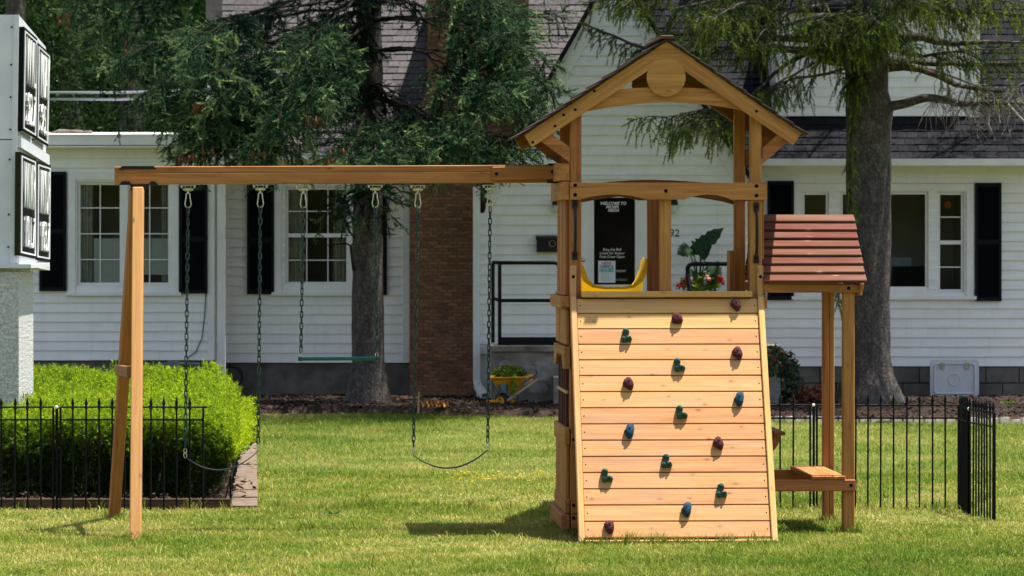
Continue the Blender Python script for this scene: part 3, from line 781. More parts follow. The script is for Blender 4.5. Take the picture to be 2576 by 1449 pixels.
# flower pot on the stoop
pd = DG - .45
pot = thing('flower_pot', 'dark planter with elephant ear leaves and red flowers on the stoop', 'potted plant', P(1760, 868, pd))
s = MB(); s.lathe([(.15, 0), (.2, .30), (.24, .52), (.255, .56), (.25, .60), (.22, .60), (.21, .55)], 20, Matrix.Translation((P(1762, 868, pd).x, pd, zt))); s.build('pot', mat('dark_pot', (.02, .021, .026), .5), pot, smooth=40)
M_EAR = mat_noise('elephant_ear', (.015, .035, .018), (.035, .075, .035), 9, .6, .2)
def ear_leaf(base, tip, w, wob, stem_from, parent, m=M_EAR):
    base, tip = Vector(base), Vector(tip); ax = tip - base; L = ax.length; ax.normalize(); side = ax.cross(Vector((0, -1, .35))).normalized(); up = side.cross(ax)
    s = MB(); prof = [(-.16, .30), (-.05, .46), (.08, .5), (.2, .44), (.32, .48), (.45, .36), (.58, .38), (.7, .24), (.82, .2), (1.0, 0.01)]
    for t, h in prof:
        c = base + ax * (t * L) + up * (math.sin(t * 3) * .05 * L)
        hh = h * w * (1.12 if prof.index((t, h)) % 2 else .74) * (1 + random.uniform(-.12, .12))
        s.v += [tuple(c - side * hh - up * .10 * hh), tuple(c - side * hh * .5 + up * .1 * hh), tuple(c), tuple(c + side * hh * .5 + up * .1 * hh), tuple(c + side * hh - up * .10 * hh)]
    s.f = [(i * 5 + k_, i * 5 + k_ + 1, (i + 1) * 5 + k_ + 1, (i + 1) * 5 + k_) for i in range(len(prof) - 1) for k_ in range(4)]
    s.build('leaf', m, parent, smooth=60)
    q = MB(); a = Vector(stem_from); q.tube([a, a.lerp(base, .5) + Vector((.01, 0, .03)), base], [.012, .009, .006], 6); q.build('stem', M_BRIGHT, parent)
sp = P(1757, 730, pd)
for (bu, bv, tu, tv, w, y) in ((1765, 618, 1821, 573, .22, -.1), (1762, 628, 1778, 590, .26, .05), (1732, 626, 1703, 640, .22, -.05), (1742, 622, 1765, 640, .2, .1), (1790, 668, 1815, 700, .2, -.15), (1748, 690, 1722, 700, .18, -.1), (1775, 640, 1738, 605, .16, .02)):
    ear_leaf(P(bu, bv, pd + y), P(tu, tv, pd + y - .1), w, .1, sp, pot)
def blob_leaves(c, r, n, size, lo=0, hi=1, flat=1.0):
    c = np.array(c); p = rng.normal(0, 1, (n, 3)); p /= np.linalg.norm(p, axis=1)[:, None]; p *= (rng.uniform(.3, 1, n) ** .5)[:, None] * np.array(r)
    p += c; a = rng.normal(0, 1, (n, 3)); a[:, 2] *= flat; a /= np.linalg.norm(a, axis=1)[:, None]
    b_ = np.cross(a, rng.normal(0, 1, (n, 3))); b_ /= np.linalg.norm(b_, axis=1)[:, None]
    L = rng.uniform(.6, 1.2, n)[:, None] * size
    nrm = np.cross(a, b_)
    v = np.stack([p - a * L, p + b_ * L * .38 + nrm * L * .12, p + a * L, p - b_ * L * .38 + nrm * L * .12], 1).reshape(-1, 3)
    i = np.arange(n)[:, None] * 4; t = np.concatenate([i + [[0, 1, 2]], i + [[0, 2, 3]]])
    return v, t, np.repeat(rng.uniform(lo, hi, n), 4)
def join(parts):
    vs, ts, ks, o = [], [], [], 0
    for v, t, k_ in parts: vs.append(v); ts.append(t + o); ks.append(k_); o += len(v)
    return np.concatenate(vs), np.concatenate(ts), np.concatenate(ks)
def leafy(name, parts, m, parent=None, kind='stuff'):
    v, t, k_ = join(parts); return put(name, big_mesh(name, v, t, m, {'tint': k_}), parent, None, None, kind)
leafy('foliage', [blob_leaves(P(1762, 712, pd), (.24, .2, .13), 260, .05), blob_leaves(P(1748, 732, pd - .2), (.1, .1, .1), 90, .045, .5, 1), blob_leaves(P(1797, 700, pd - .1), (.06, .06, .12), 70, .05, .4, 1)], M_BRIGHT, pot)
M_FRED = mat('red_petals', (.36, .028, .018), .7); M_FPINK = mat('pink_petals', (.62, .28, .24), .6)
for (u_, v_, m, r) in ((1712, 714, M_FRED, .045), (1722, 706, M_FRED, .028), (1706, 722, M_FRED, .03), (1812, 704, M_FRED, .05), (1778, 702, M_FPINK, .045), (1738, 704, M_FPINK, .03)):
    s = MB(); c = P(u_, v_, pd - .22)
    for k_ in range(9): s.ball(c + Vector((random.uniform(-1, 1), random.uniform(-1, 1), random.uniform(-1, 1))) * r * .7, r * random.uniform(.35, .55), 6, 4)
    s.build('flower', m, pot, smooth=80)

# wheelbarrow planter in front of the stoop
wd_ = DG - 1.5
wb = thing('wheelbarrow', 'small yellow wheelbarrow planter with wooden handles beside the stoop', 'wheelbarrow', P(1285, 1012, wd_))
M_WY = mat_noise('wheelbarrow_yellow', (.55, .24, .012), (.62, .29, .02), 20, .5, .05)
tb = MB(); top = [P(1236, 950, wd_ - .16), P(1322, 949, wd_ - .16), P(1326, 946, wd_ + .18), P(1238, 947, wd_ + .18)]; bot = [P(1254, 985, wd_ - .08), P(1296, 985, wd_ - .08), P(1298, 984, wd_ + .1), P(1254, 984, wd_ + .1)]
tb.add(top + bot, [(0, 1, 5, 4), (1, 2, 6, 5), (2, 3, 7, 6), (3, 0, 4, 7), (4, 5, 6, 7)]); tb.build('tray', M_WY, wb)
s = MB(); s.tube([P(1233, 951, wd_ - .17), P(1324, 950, wd_ - .17), P(1340, 944, wd_ - .1), P(1328, 946, wd_ + .19), P(1236, 947, wd_ + .19)], .011, 6, closed=True); s.build('rim', M_WY, wb)
s = MB(); s.quad(*(P(u_, v_, wd_ + .0) for u_, v_ in ((1240, 955), (1318, 955), (1318, 952), (1240, 952)))); s.build('soil', M_MULCH, wb)
s = MB(); wc = P(1263, 1010, wd_ - .1)
s.lathe([(.05, -.035), (.088, -.035), (.098, -.02), (.098, .02), (.088, .035), (.05, .035)], 20, Matrix.Translation(wc) @ Matrix.Rotation(math.radians(50), 4, 'Z') @ Matrix.Rotation(math.radians(90), 4, 'Y')); s.build('tyre', M_BLACK, wb, smooth=40)
s = MB(); s.lathe([(.06, -.038), (.06, .038)], 14, Matrix.Translation(wc) @ Matrix.Rotation(math.radians(50), 4, 'Z') @ Matrix.Rotation(math.radians(90), 4, 'Y')); s.tube([wc + Vector((-.18, 0, 0)), wc + Vector((.14, 0, 0))], .02, 8); s.build('hub', M_WY, wb)
M_HAND = wood('barrow_handle', (.3, .19, .1), (.42, .29, .17))
board('handle', P(1276, 1008, wd_ - .17), P(1353, 954, wd_ - .22), .024, .024, M_HAND, wb); board('handle', P(1262, 1006, wd_ + .05), P(1340, 955, wd_ + .2), .024, .024, M_HAND, wb)
s = MB()
for u_ in (1255, 1274): s.tube([P(u_, 966, wd_ - .13), P(u_ - 1 + 2, 1008, wd_ - .13)], .009, 6)
s.tube([P(1300, 985, wd_ - .1), P(1306, 1016, wd_ - .1)], .01, 6); s.build('brace', mat('barrow_grey', (.08, .085, .1), .5), wb)
s = MB(); s.add([P(u_, v_, wd_ - .155) for u_, v_ in ((1258, 968), (1273, 968), (1273, 986), (1264, 983), (1259, 976))], [(0, 1, 2, 3, 4)]); s.build('sticker', mat('teal_sticker', (.03, .20, .24), .5), wb)
leafy('foliage', [blob_leaves(P(1280, 938, wd_), (.2, .16, .09), 420, .035, 0, .35), blob_leaves(P(1275, 942, wd_ - .12), (.08, .06, .06), 120, .03, .6, 1), blob_leaves(P(1293, 970, wd_ - .19), (.03, .03, .14), 90, .028, .5, 1)], M_BRIGHT, wb)
# fallen leaves, twig stake on the bed
for i, (u_, v_) in enumerate(((1068, 1026), (1082, 1031), (1092, 1029), (1103, 1027), (1110, 1030), (1122, 1026))):
    s = MB(); c = P(u_, v_ + 2, 44.9); c.z = .11; r = .05
    s.v = [tuple(c + Vector((math.cos(a) * r * (1 if k_ % 2 else .5), math.sin(a) * r, (.06 if k_ % 3 == 0 else -.015)))) for k_, a in enumerate(np.linspace(0, 6.283, 7, endpoint=False))] + [tuple(c)]
    s.f = [(k_, (k_ + 1) % 7, 7) for k_ in range(7)]
    tag(s.build('dry_leaf', mat('orange_leaf', (.50, .20, .03), .6) if i == 0 else bpy.data.materials['orange_leaf']), ('leftmost', 'second', 'third', 'fourth', 'fifth', 'rightmost')[i] + ' of six curled orange leaves on dark mulch by the chimney', 'leaf', 'orange leaves on the mulch')
s = MB(); s.tube([P(1052, 1040, 44.7), P(1054, 985, 44.7)], [.012, .008], 6); tag(s.build('stake', M_HAND), 'thin wooden stake standing in mulch by the chimney', 'stake')

# access panel and shrubs in the right bed
apd = DR - .35
ap = thing('access_panel', 'white plastic lid with rounded corners leaning on the right foundation', 'panel', P(2400, 1002, apd))
def rr_poly(u0, u1, v0, v1, r, d, n=4):
    pts = []
    for cx, cy, a0 in ((u1 - r, v0 + r, -90), (u1 - r, v1 - r, 0), (u0 + r, v1 - r, 90), (u0 + r, v0 + r, 180)):
        for k_ in range(n + 1):
            a = math.radians(a0 + 90 * k_ / n); pts.append((XU(cx + r * math.cos(a), d), ZV(cy + r * math.sin(a), d)))
    return pts
XZ = lambda y: Matrix(((1, 0, 0, 0), (0, 0, 1, y), (0, 1, 0, 0), (0, 0, 0, 1)))
M_LID = mat_noise('lid_white', (.52, .54, .57), (.60, .62, .64), 5, .5, .1)
s = MB(); s.prism(rr_poly(2340, 2462, 905, 1002, 10, apd), -.03, .03, XZ(apd)); s.build('lid', M_LID, ap)
s = MB(); s.tube([(x, apd - .035, z) for x, z in rr_poly(2350, 2452, 915, 990, 8, apd)], .012, 6, closed=True); s.tube([P(2401, 955, apd - .03) + Vector((math.cos(a) * .07, 0, math.sin(a) * .07)) for a in np.linspace(0, 6.283, 16, endpoint=False)], .008, 5, closed=True); s.build('moulding', M_LID, ap)
for u_ in (2370, 2432):
    s = MB(); s.box(XU(u_ - 5, apd), XU(u_ + 5, apd), apd - .05, apd - .03, ZV(928, apd), ZV(912, apd)); s.build('clip', mat_noise('stained_clip', (.3, .27, .18), (.5, .48, .42), 30, .6, .1), ap)
def shrub(name, label, u, v, d, r, n, size, m, lo=0, hi=1, cat='shrub'):
    o = thing(name, label, cat, P(u, v, d)); z = r[2]
    c = P(u, v, d); leafy('foliage', [blob_leaves((c.x, c.y, z * 1.02), r, n, size, lo, hi)], m, o)
    s = MB()
    for k_ in range(5): s.tube([(c.x + random.uniform(-.05, .05), c.y, 0), (c.x + random.uniform(-.6, .6) * r[0], c.y + random.uniform(-.5, .5) * r[1], z * 1.3)], [.014, .006], 5)
    s.build('stems', M_TWIG, o); return o
shrub('flowering_shrub', 'dark green leafy shrub with rusty flower heads beside the rock wall', 1950, 1012, 46.5, (.32, .3, .36), 900, .05, M_BUSH)
shrub('copper_plant', 'low copper red leafy plant at the foot of the right trunk', 2045, 1010, 46.6, (.22, .18, .13), 420, .05, M_COPPER, cat='plant')
for i, (u_, lab) in enumerate(((2250, 'small green seedling at the base of the right trunk'), (2535, 'small green seedling in mulch at the far right'))):
    shrub('seedling', lab, u_, 1012, 46.2, (.09, .08, .06), 60, .03, M_BRIGHT, .3, 1, 'plant')

# ------------------------------------------------------------------ sign on its pillar
sg = thing('message_sign', 'tall white station sign cabinet with black boards on a rough stucco pillar', 'sign', P(30, 1000, 31))
A_, B_, C_, D_ = P(47, 37, 31.0), P(115, 118, 33.0), P(116, 680, 33.0), P(37, 665, 31.0)
def Q(s, t, n=0.0):
    p = (A_ * (1 - s) + B_ * s) * (1 - t) + (D_ * (1 - s) + C_ * s) * t
    return p + Vector((n, n * .02, 0))
def signbox(s0, s1, t0, t1, n0, n1, mb):
    mb.hexa([Q(s0, t1, n1), Q(s1, t1, n1), Q(s1, t0, n1), Q(s0, t0, n1), Q(s0, t1, n0), Q(s1, t1, n0), Q(s1, t0, n0), Q(s0, t0, n0)])
TS = .500
for t0, t1 in ((0, TS - .002), (TS + .002, 1)):
    s = MB(); wdt = .62; q = []
    s.hexa([Q(0, t1, -wdt), Q(0, t1, 0), Q(0, t0, 0), Q(0, t0, -wdt), Q(1, t1, -wdt), Q(1, t1, 0), Q(1, t0, 0), Q(1, t0, -wdt)]); s.build('cabinet', M_ALU, sg)
s = MB(); 
s.hexa([Q(0, .0, -.035) + Vector((0, -.012, 0)), Q(0, .0, .004) + Vector((0, -.012, 0)), Q(0, 1, .004) + Vector((0, -.012, 0)), Q(0, 1, -.035) + Vector((0, -.012, 0)), Q(0, 0, -.035), Q(0, 0, .004), Q(0, 1, .004), Q(0, 1, -.035)]); s.build('corner_trim', M_ALU, sg)
for t in (.05, .2, .33, .46, .58, .80, .93): rv = MB(); rv.ball(Q(0, t, -.05) + Vector((0, -.014, 0)), .008, 6, 4); rv.build('rivet', M_BOLT, sg)
QM = {}
def quad_map(qa, qb, qc, qd):
    def f(x, y): return (qa * (1 - x) + qb * x) * (1 - y) + (qd * (1 - x) + qc * x) * y
    return f
def unproj_side(u, v, xoff):
    """The point of the sign's side face seen at (u, v), xoff metres proud of it."""
    # side face runs nearly along the view: find s, t with a few Newton steps
    s, t = .5, .5
    def pr(s, t):
        p = Q(s, t, xoff); return np.array([CU + p.x * F / p.y, HV - (p.z - HC) * F / p.y])
    for _ in range(12):
        r = pr(s, t) - np.array([u, v]); e = 1e-3
        J = np.stack([(pr(s + e, t) - pr(s, t)) / e, (pr(s, t + e) - pr(s, t)) / e], 1)
        ds = np.linalg.solve(J, -r); s += ds[0]; t += ds[1]
    return Q(s, t, xoff)
TH = .042
for (word, num, q) in (('WVLI', '92.7', ((61, 67), (94, 97), (91, 350), (57, 330))), ('WFAV', '95.1', ((95.5, 107), (126, 135), (121, 370), (93, 352))), ('WIVR', '101.7', ((52, 382), (91, 400), (91, 652), (50, 643))), ('WYUR', '103.7', ((94, 405), (128, 416), (126, 660), (92, 654)))):
    f4 = [unproj_side(u_, v_, TH) for u_, v_ in q]; off = Vector((-TH, 0, 0))
    bo = MB(); bo.hexa([f4[3], f4[2], f4[1], f4[0], f4[3] + off, f4[2] + off, f4[1] + off, f4[0] + off]); panel = bo.build('letter_board', M_SIGNBLK, sg)
    fm = quad_map(*f4)
    fr = MB()
    def strip(x0, x1, y0, y1, nn=.004):
        o_ = Vector((nn, 0, 0)); pp_ = [fm(x0, y1), fm(x1, y1), fm(x1, y0), fm(x0, y0)]
        fr.hexa([p + o_ for p in pp_] + pp_)
    for a in ((.04, .10, .03, .97), (.90, .96, .03, .97), (.10, .90, .03, .045), (.10, .90, .955, .97)): strip(*a)
    fr.build('frame', M_ALU, panel)
    for body, y0, y1, x0, x1 in ((word, .08, .52, .13, .88), (num, .60, .90, .28, .85)):
        me = text_mesh(body, 1.0, M_WHITE, .0, 0, -.010)
        co = np.array([p.co for p in me.vertices]); lo, hi = co.min(0), co.max(0)
        top = [fm(x0 + (c[0] - lo[0]) / (hi[0] - lo[0]) * (x1 - x0), y1 - (c[1] - lo[1]) / (hi[1] - lo[1]) * (y1 - y0)) for c in co]
        s = MB(); nv = len(top)
        s.v = [tuple(p + Vector((.014, 0, 0))) for p in top] + [tuple(p + Vector((.004, 0, 0))) for p in top]
        s.f = [tuple(p.vertices) for p in me.polygons]
        edges = {}
        for p in me.polygons:
            vv = list(p.vertices)
            for a, b_ in zip(vv, vv[1:] + vv[:1]): edges[(a, b_)] = 1
        s.f += [(a, b_, b_ + nv, a + nv) for (a, b_) in edges if (b_, a) not in edges]
        s.build('lettering', M_WHITE, panel)
# mounting ledges between and under the boards
for t0, t1, n1 in ((.485, .53, .03), (.955, 1.0, .03)):
    s = MB(); signbox(.02, 1.0, t0, t1, .0, n1, s); s.build('ledge', M_ALU, sg)
s = MB(); pz = ZV(668, 31); px1 = XU(47, 31.0)
s.box(px1 - .5, px1, 31.0, 31.95, -.05, pz - .05); s.build('pillar', M_STUCCO, sg)
s = MB(); s.box(px1 - .5, px1 - .02, 31.03, 31.9, pz - .0495, pz - .02); s.build('pillar_top', M_STUCCO, sg)
s = MB(); s.box(px1 - .5, px1 + .10, 30.95, 32.2, pz - .0195, pz + .012); s.build('cap', M_ALU, sg)

# ------------------------------------------------------------------ foliage generator
def shoots_mesh(name, Pn, Dn, Ln, tint, m, parent, K=11, nl=.030, nw=.0105, spread=.85, kind='stuff'):
    """Needle-clad shoots: K needles (one triangle each) round each short stem."""
    Pn, Dn, Ln, tint = np.asarray(Pn), np.asarray(Dn), np.asarray(Ln), np.asarray(tint); N = len(Pn)
    Dn = Dn / np.linalg.norm(Dn, axis=1)[:, None]
    r = rng.normal(0, 1, (N, 3)); A = np.cross(Dn, r); A /= np.linalg.norm(A, axis=1)[:, None]; B = np.cross(Dn, A)
    t = (np.arange(K) / K)[None, :] + rng.uniform(-.05, .05, (N, K)); ph = (np.arange(K) * 2.4)[None, :] + rng.uniform(-.5, .5, (N, K))
    rad = A[:, None, :] * np.cos(ph)[..., None] + B[:, None, :] * np.sin(ph)[..., None]
    base = Pn[:, None, :] + Dn[:, None, :] * (t * Ln[:, None])[..., None]
    nd_ = Dn[:, None, :] * .75 + rad * spread; nd_ /= np.linalg.norm(nd_, axis=2)[..., None]
    wv = np.cross(nd_, rng.normal(0, 1, (N, K, 3))); wv /= np.linalg.norm(wv, axis=2)[..., None]
    l = nl * rng.uniform(.75, 1.2, (N, K, 1)) ; w = nw
    v = np.stack([base - wv * w / 2 - nd_ * l * .15, base + wv * w / 2 - nd_ * l * .15, base + nd_ * l], 2).reshape(-1, 3)
    tr = np.arange(N * K * 3).reshape(-1, 3)
    return put(name, big_mesh(name, v, tr, m, {'tint': np.repeat(tint, K * 3)}), parent, None, None, kind)

def spline(pts, n):
    pts = [Vector(p) for p in pts]
    if len(pts) == 2: return [pts[0].lerp(pts[1], i / (n - 1)) for i in range(n)]
    q = [pts[0] * 2 - pts[1]] + pts + [pts[-1] * 2 - pts[-2]]; out = []
    m = len(pts) - 1
    for i in range(n):
        x = i / (n - 1) * m; k = min(int(x), m - 1); t = x - k
        a, b_, c, d = q[k], q[k + 1], q[k + 2], q[k + 3]
        out.append(.5 * ((2 * b_) + (c - a) * t + (2 * a - 5 * b_ + 4 * c - d) * t * t + (3 * b_ - a - 3 * c + d) * t ** 3))
    return out

class Foliage:
    def __init__(s): s.P = []; s.D = []; s.L = []; s.T = []
    def add(s, p, d, l, t): s.P.append(tuple(p)); s.D.append(tuple(d)); s.L.append(l); s.T.append(t)
UP = Vector((0, 0, 1))
def rv3(): return Vector((random.gauss(0, 1), random.gauss(0, 1), random.gauss(0, 1))).normalized()

def bough(fol, parent, pts, r0, bare=.3, wide=.55, hang=0.0, dens=1.0, tip=1.0, shade=0.0, mwood=None, ss=.11, limb=True):
    L = sum((Vector(b_) - Vector(a)).length for a, b_ in zip(pts, pts[1:])); n = max(6, int(L / .18))
    c = spline(pts, n); c = [p + rv3() * .02 * (0 < i < n - 1) for i, p in enumerate(c)]
    mb = MB()
    mb.tube(c, [r0 * (1 - .86 * i / (n - 1)) for i in range(n)], 7)
    s = bare * L; ds = (.10 if hang else .17) / dens; side = 1
    while s < L:
        x = s / L * (n - 1); k = min(int(x), n - 2); p = c[k].lerp(c[k + 1], x - k); t = (c[k + 1] - c[k]).normalized(); f = s / L
        lat = t.cross(UP); lat = lat.normalized() if lat.length > .1 else Vector((1, 0, 0))
        sl_ = min(wide, (1 - f) * L * .5 + .16) * random.uniform(.6, 1.1)
        sd = (t * random.uniform(.45, .8) + lat * side * random.uniform(.5, .9) + UP * random.uniform(-.75, .35)).normalized()
        droop = (.35 + hang * .6) * random.uniform(.5, 1.3); m_ = max(3, int(sl_ / .055)); sp_ = []
        for j in range(m_ + 1):
            q = sl_ * j / m_; sp_.append(p + sd * q - UP * droop * q * q)
        if sl_ > .2: mb.tube([sp_[0], sp_[m_ // 2], sp_[-1]], [.005, .004, .002], 3, cap=False)
        cl = random.gauss(0, .13)
        for j in range(m_):
            a, b_ = sp_[j], sp_[j + 1]; td = (b_ - a).normalized(); ff = j / m_
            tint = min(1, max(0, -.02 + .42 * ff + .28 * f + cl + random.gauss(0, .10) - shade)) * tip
            if random.random() > hang * .5: fol.add(a, td, .065, tint)
            if hang == 0:
                if random.random() < .20:
                    hp = Vector(a); hd = (UP * -.8 + td * .4 + rv3() * .3).normalized()
                    for q in range(random.randint(2, 4)):
                        fol.add(hp, hd, .08, max(0, tint - .05))
                        for _ in range(2): fol.add(hp + hd * .05, (hd * .5 + rv3() * .8).normalized(), ss * .8, min(1, max(0, tint + random.uniform(-.05, .2))))
                        hp = hp + hd * .085; hd = (hd + UP * -.2 + rv3() * .15).normalized()
                for q in range(2):
                    dd_ = (td * .95 + rv3() * .62 + UP * .10).normalized()
                    fol.add(a.lerp(b_, random.random()), dd_, ss * random.uniform(.6, 1.15), min(1, tint + .18 + random.uniform(-.08, .16)))
            elif random.random() < .92:
                for sd2 in ((-1, 1) if random.random() < .6 else (random.choice((-1, 1)),)):
                    pl = td.cross(UP); pl = pl.normalized() if pl.length > .1 else lat
                    if hang < .4 or random.random() > hang * .8:
                        dd_ = (td * .7 + pl * sd2 * .7 + UP * random.uniform(-.35, .25) + rv3() * .2).normalized()
                        fol.add(a, dd_, ss * random.uniform(.7, 1.3), min(1, tint + random.uniform(-.05, .22)))
                    else:
                        hl = random.uniform(.05, .48) * hang * (1 - .3 * ff); hp = Vector(a); hd = (UP * -.9 + td * .4 + pl * sd2 * .4 + rv3() * .3).normalized()
                        q = 0
                        while q < hl:
                            fol.add(hp, hd, .075, min(1, max(0, tint + (.3 if q > hl - .1 else -.05)))); hp = hp + hd * .065; hd = (hd + UP * -.2 + rv3() * .2).normalized(); q += .065
        s += ds * random.uniform(.7, 1.3); side = -side
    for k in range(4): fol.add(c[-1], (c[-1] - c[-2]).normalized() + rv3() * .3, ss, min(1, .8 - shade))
    if limb: mb.build('limb', mwood or M_TWIG, parent, smooth=60)
    return c

def trunk_mesh(cx, cy, prof, n=22, amp=.03, seed=0):
    """prof: (z, radius, x offset); rings with lumpy bark."""
    zs = np.linspace(prof[0][0], prof[-1][0], 70); mb = MB(); r_ = random.Random(seed)
    ph = [r_.uniform(0, 6.28) for _ in range(8)]
    for z in zs:
        R = np.interp(z, [p[0] for p in prof], [p[1] for p in prof]); ox = np.interp(z, [p[0] for p in prof], [p[2] for p in prof])
        for k in range(n):
            a = 2 * math.pi * k / n
            fl = max(0, 1 - z / .5) * .25 * max(0, math.sin(a * 4 + ph[0])) * R
            d_ = R * (1 + amp * (math.sin(3 * a + ph[1] + z * 1.3) + math.sin(5 * a + ph[2] - z * 2.1) + .8 * math.sin(9 * a + ph[3] + z * 3) + .6 * math.sin(z * 7 + a * 2))) + fl + r_.uniform(-.006, .006)
            mb.v.append((cx + ox + math.cos(a) * d_, cy + math.sin(a) * d_, z))
    mb.f = [(i * n + k, i * n + (k + 1) % n, (i + 1) * n + (k + 1) % n, (i + 1) * n + k) for i in range(69) for k in range(n)]
    return mb

# ------------------------------------------------------------------ left spruce
TD = 46.9; tx0 = XU(926, TD)
lsp = thing('spruce_tree', 'dense blue green spruce with drooping boughs in front of the brick chimney', 'spruce tree', (tx0, TD, 0))
trunk_mesh(tx0, TD, [(-.05, .26, 0), (.15, .215, 0), (.5, .19, 0), (2.3, .168, 0), (4.7, .145, .01), (9, .09, .02), (13.5, .02, .02)], seed=3).build('trunk', M_BARK, lsp, smooth=70)
fl = Foliage()
def lb(v0, mids, tipuv, dt_, r0=.04, **kw):
    pts = [(tx0, TD, ZV(v0, TD))]
    for i, (u, v) in enumerate(mids): pts.append(P(u, v, TD + (dt_ - TD) * (i + 1) / (len(mids) + 1)))
    pts.append(P(*tipuv, dt_)); bough(fl, lsp, pts, r0, **kw)
LB = [  # height row on the trunk, waypoints, tip, tip distance, bare share of the limb
    (-20, [(700, 30)], (455, 95), 43.6, .50), (20, [(620, 110)], (520, 190), 42.9, .60), (-50, [(620, 40)], (480, 130), 43.2, .52),
    (-90, [(700, 10)], (330, 110), 45.6, .50), (-110, [(560, -40)], (170, 25), 45.2, .62), (10, [(600, 60)], (245, 170), 45.0, .56), (-80, [(480, -30)], (230, 70), 45.0, .62), (-20, [(520, 60)], (300, 150), 44.2, .56),
    (60, [(700, 130)], (430, 330), 44.2, .5), (90, [(660, 170)], (420, 375), 44.6, .6), (80, [(620, 150)], (290, 265), 46.0, .55), (100, [(600, 120)], (350, 240), 44.0, .56), (60, [(560, 190)], (400, 290), 44.6, .56), (140, [(700, 280)], (440, 400), 44.9, .6), (120, [(680, 240)], (500, 395), 44.3, .55),
    (70, [(720, 150)], (545, 250), 43.2, .45), (130, [(790, 230)], (650, 360), 43.4, .35), (140, [(740, 230)], (560, 350), 45.0, .45), (150, [(640, 230)], (480, 290), 44.9, .5), (60, [(840, 130)], (770, 240), 42.6, .35), (110, [(760, 170)], (700, 300), 42.6, .4), (160, [(640, 270)], (520, 330), 44.0, .5), (170, [(700, 290)], (610, 400), 44.6, .6), (200, [(760, 300)], (670, 405), 43.8, .65), (-30, [(820, 60)], (760, 130), 42.8, .45),
    (210, [(1040, 270)], (1165, 350), 43.2, .5), (230, [(1080, 290)], (1290, 385), 44.2, .5), (250, [(990, 320)], (1040, 395), 43.0, .4), (260, [(960, 330)], (930, 400), 42.8, .4), (230, [(1100, 310)], (1200, 395), 43.5, .6), (240, [(1180, 330)], (1330, 395), 43.9, .6), (250, [(905, 330)], (870, 400), 43.0, .45),
    (5, [(1040, 8), (1160, 40)], (1420, 30), 45.0, .6), (52, [(1062, 48), (1190, 60)], (1310, 120), 44.3, .6), (52, [(1062, 48), (1200, 70)], (1390, 160), 43.8, .6), (128, [(1065, 126), (1200, 140)], (1370, 210), 43.8, .55), (128, [(1065, 126), (1230, 150)], (1425, 235), 44.2, .58), (128, [(1060, 127), (1130, 210)], (1230, 290), 43.3, .55), (52, [(1062, 50), (1210, 150)], (1400, 330), 44.6, .6), (128, [(1060, 128), (1180, 220)], (1345, 300), 44.0, .58), (128, [(1064, 127), (1180, 180)], (1290, 230), 43.0, .55), (5, [(1040, 10), (1190, 70)], (1340, 90), 43.6, .62), (-60, [(1060, -70), (1180, -10)], (1330, 50), 43.6, .45), (-80, [(1040, -90)], (1240, 10), 44.2, .5), (-50, [(1100, -60)], (1290, 20), 44.8, .5)]
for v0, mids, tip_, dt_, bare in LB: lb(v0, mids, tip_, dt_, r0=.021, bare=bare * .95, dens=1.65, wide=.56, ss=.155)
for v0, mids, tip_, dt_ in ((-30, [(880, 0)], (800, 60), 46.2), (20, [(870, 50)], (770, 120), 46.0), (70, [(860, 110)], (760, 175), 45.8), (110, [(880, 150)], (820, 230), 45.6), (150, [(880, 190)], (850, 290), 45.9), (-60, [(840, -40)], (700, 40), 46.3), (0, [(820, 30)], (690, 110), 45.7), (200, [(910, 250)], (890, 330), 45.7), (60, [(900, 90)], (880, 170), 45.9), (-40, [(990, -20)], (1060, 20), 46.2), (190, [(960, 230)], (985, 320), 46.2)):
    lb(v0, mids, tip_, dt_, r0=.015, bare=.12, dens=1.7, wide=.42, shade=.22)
for v0, mids, tip_, dt_ in ((470, [(860, 490)], (815, 545), 46.0), (455, [(880, 500)], (865, 560), 45.9), (455, [(960, 480)], (992, 560), 46.1), (450, [(920, 490)], (915, 555), 45.8), (465, [(985, 470)], (1020, 500), 46.0)):
    lb(v0, mids, tip_, dt_, r0=.02, bare=.25, dens=1.3, wide=.3)
s = MB(); s.tube([P(890, 680, TD - .1), P(882, 618, TD - .2), P(870, 612, TD - .22), P(815, 618, TD - .25)], [.02, .016, .012, .006], 6); s.build('dead_branch', M_TWIG, lsp)
# the rest of the crown above the picture
for k in range(84):
    z = 6.5 + 7.2 * (k / 84); R = 4.7 * (1 - (z - 6.0) / 8.6) + .3; a = k * 2.39996 + random.uniform(-.3, .3)
    e = Vector((tx0 + R * math.cos(a), TD + R * math.sin(a), z - .35 * R)); bough(fl, lsp, [(tx0, TD, z), Vector((tx0, TD, z)).lerp(e, .5) + UP * .12 * R, e], .03, bare=.25, wide=.6, dens=1.0, ss=.2)
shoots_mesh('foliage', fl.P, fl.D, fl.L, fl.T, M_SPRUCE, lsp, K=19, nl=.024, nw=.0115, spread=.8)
cn = MB()
for (u, v, d, n_) in ((345, 112, 45.2, 7), (500, 258, 43.8, 8), (455, 385, 44.4, 8), (520, 262, 44, 6), (745, 290, 43.4, 8), (790, 288, 43.3, 6), (850, 385, 43.2, 6), (640, 385, 43.9, 7), (510, 388, 44.2, 5), (170, 35, 45.2, 5)):
    for k in range(n_):
        p = P(u + random.uniform(-30, 30), v + random.uniform(-14, 14), d + random.uniform(-.2, .2)); L_ = random.uniform(.07, .11)
        cn.lathe([(.003, 0), (.013, -.02), (.016, -.05 * L_ / .1), (.011, -.085 * L_ / .1), (.003, -L_)], 6, Matrix.Translation(p))
cn.build('cones', mat_noise('spruce_cone', (.10, .035, .018), (.19, .08, .045), 60, .9, .4), lsp, smooth=60, kind='stuff')

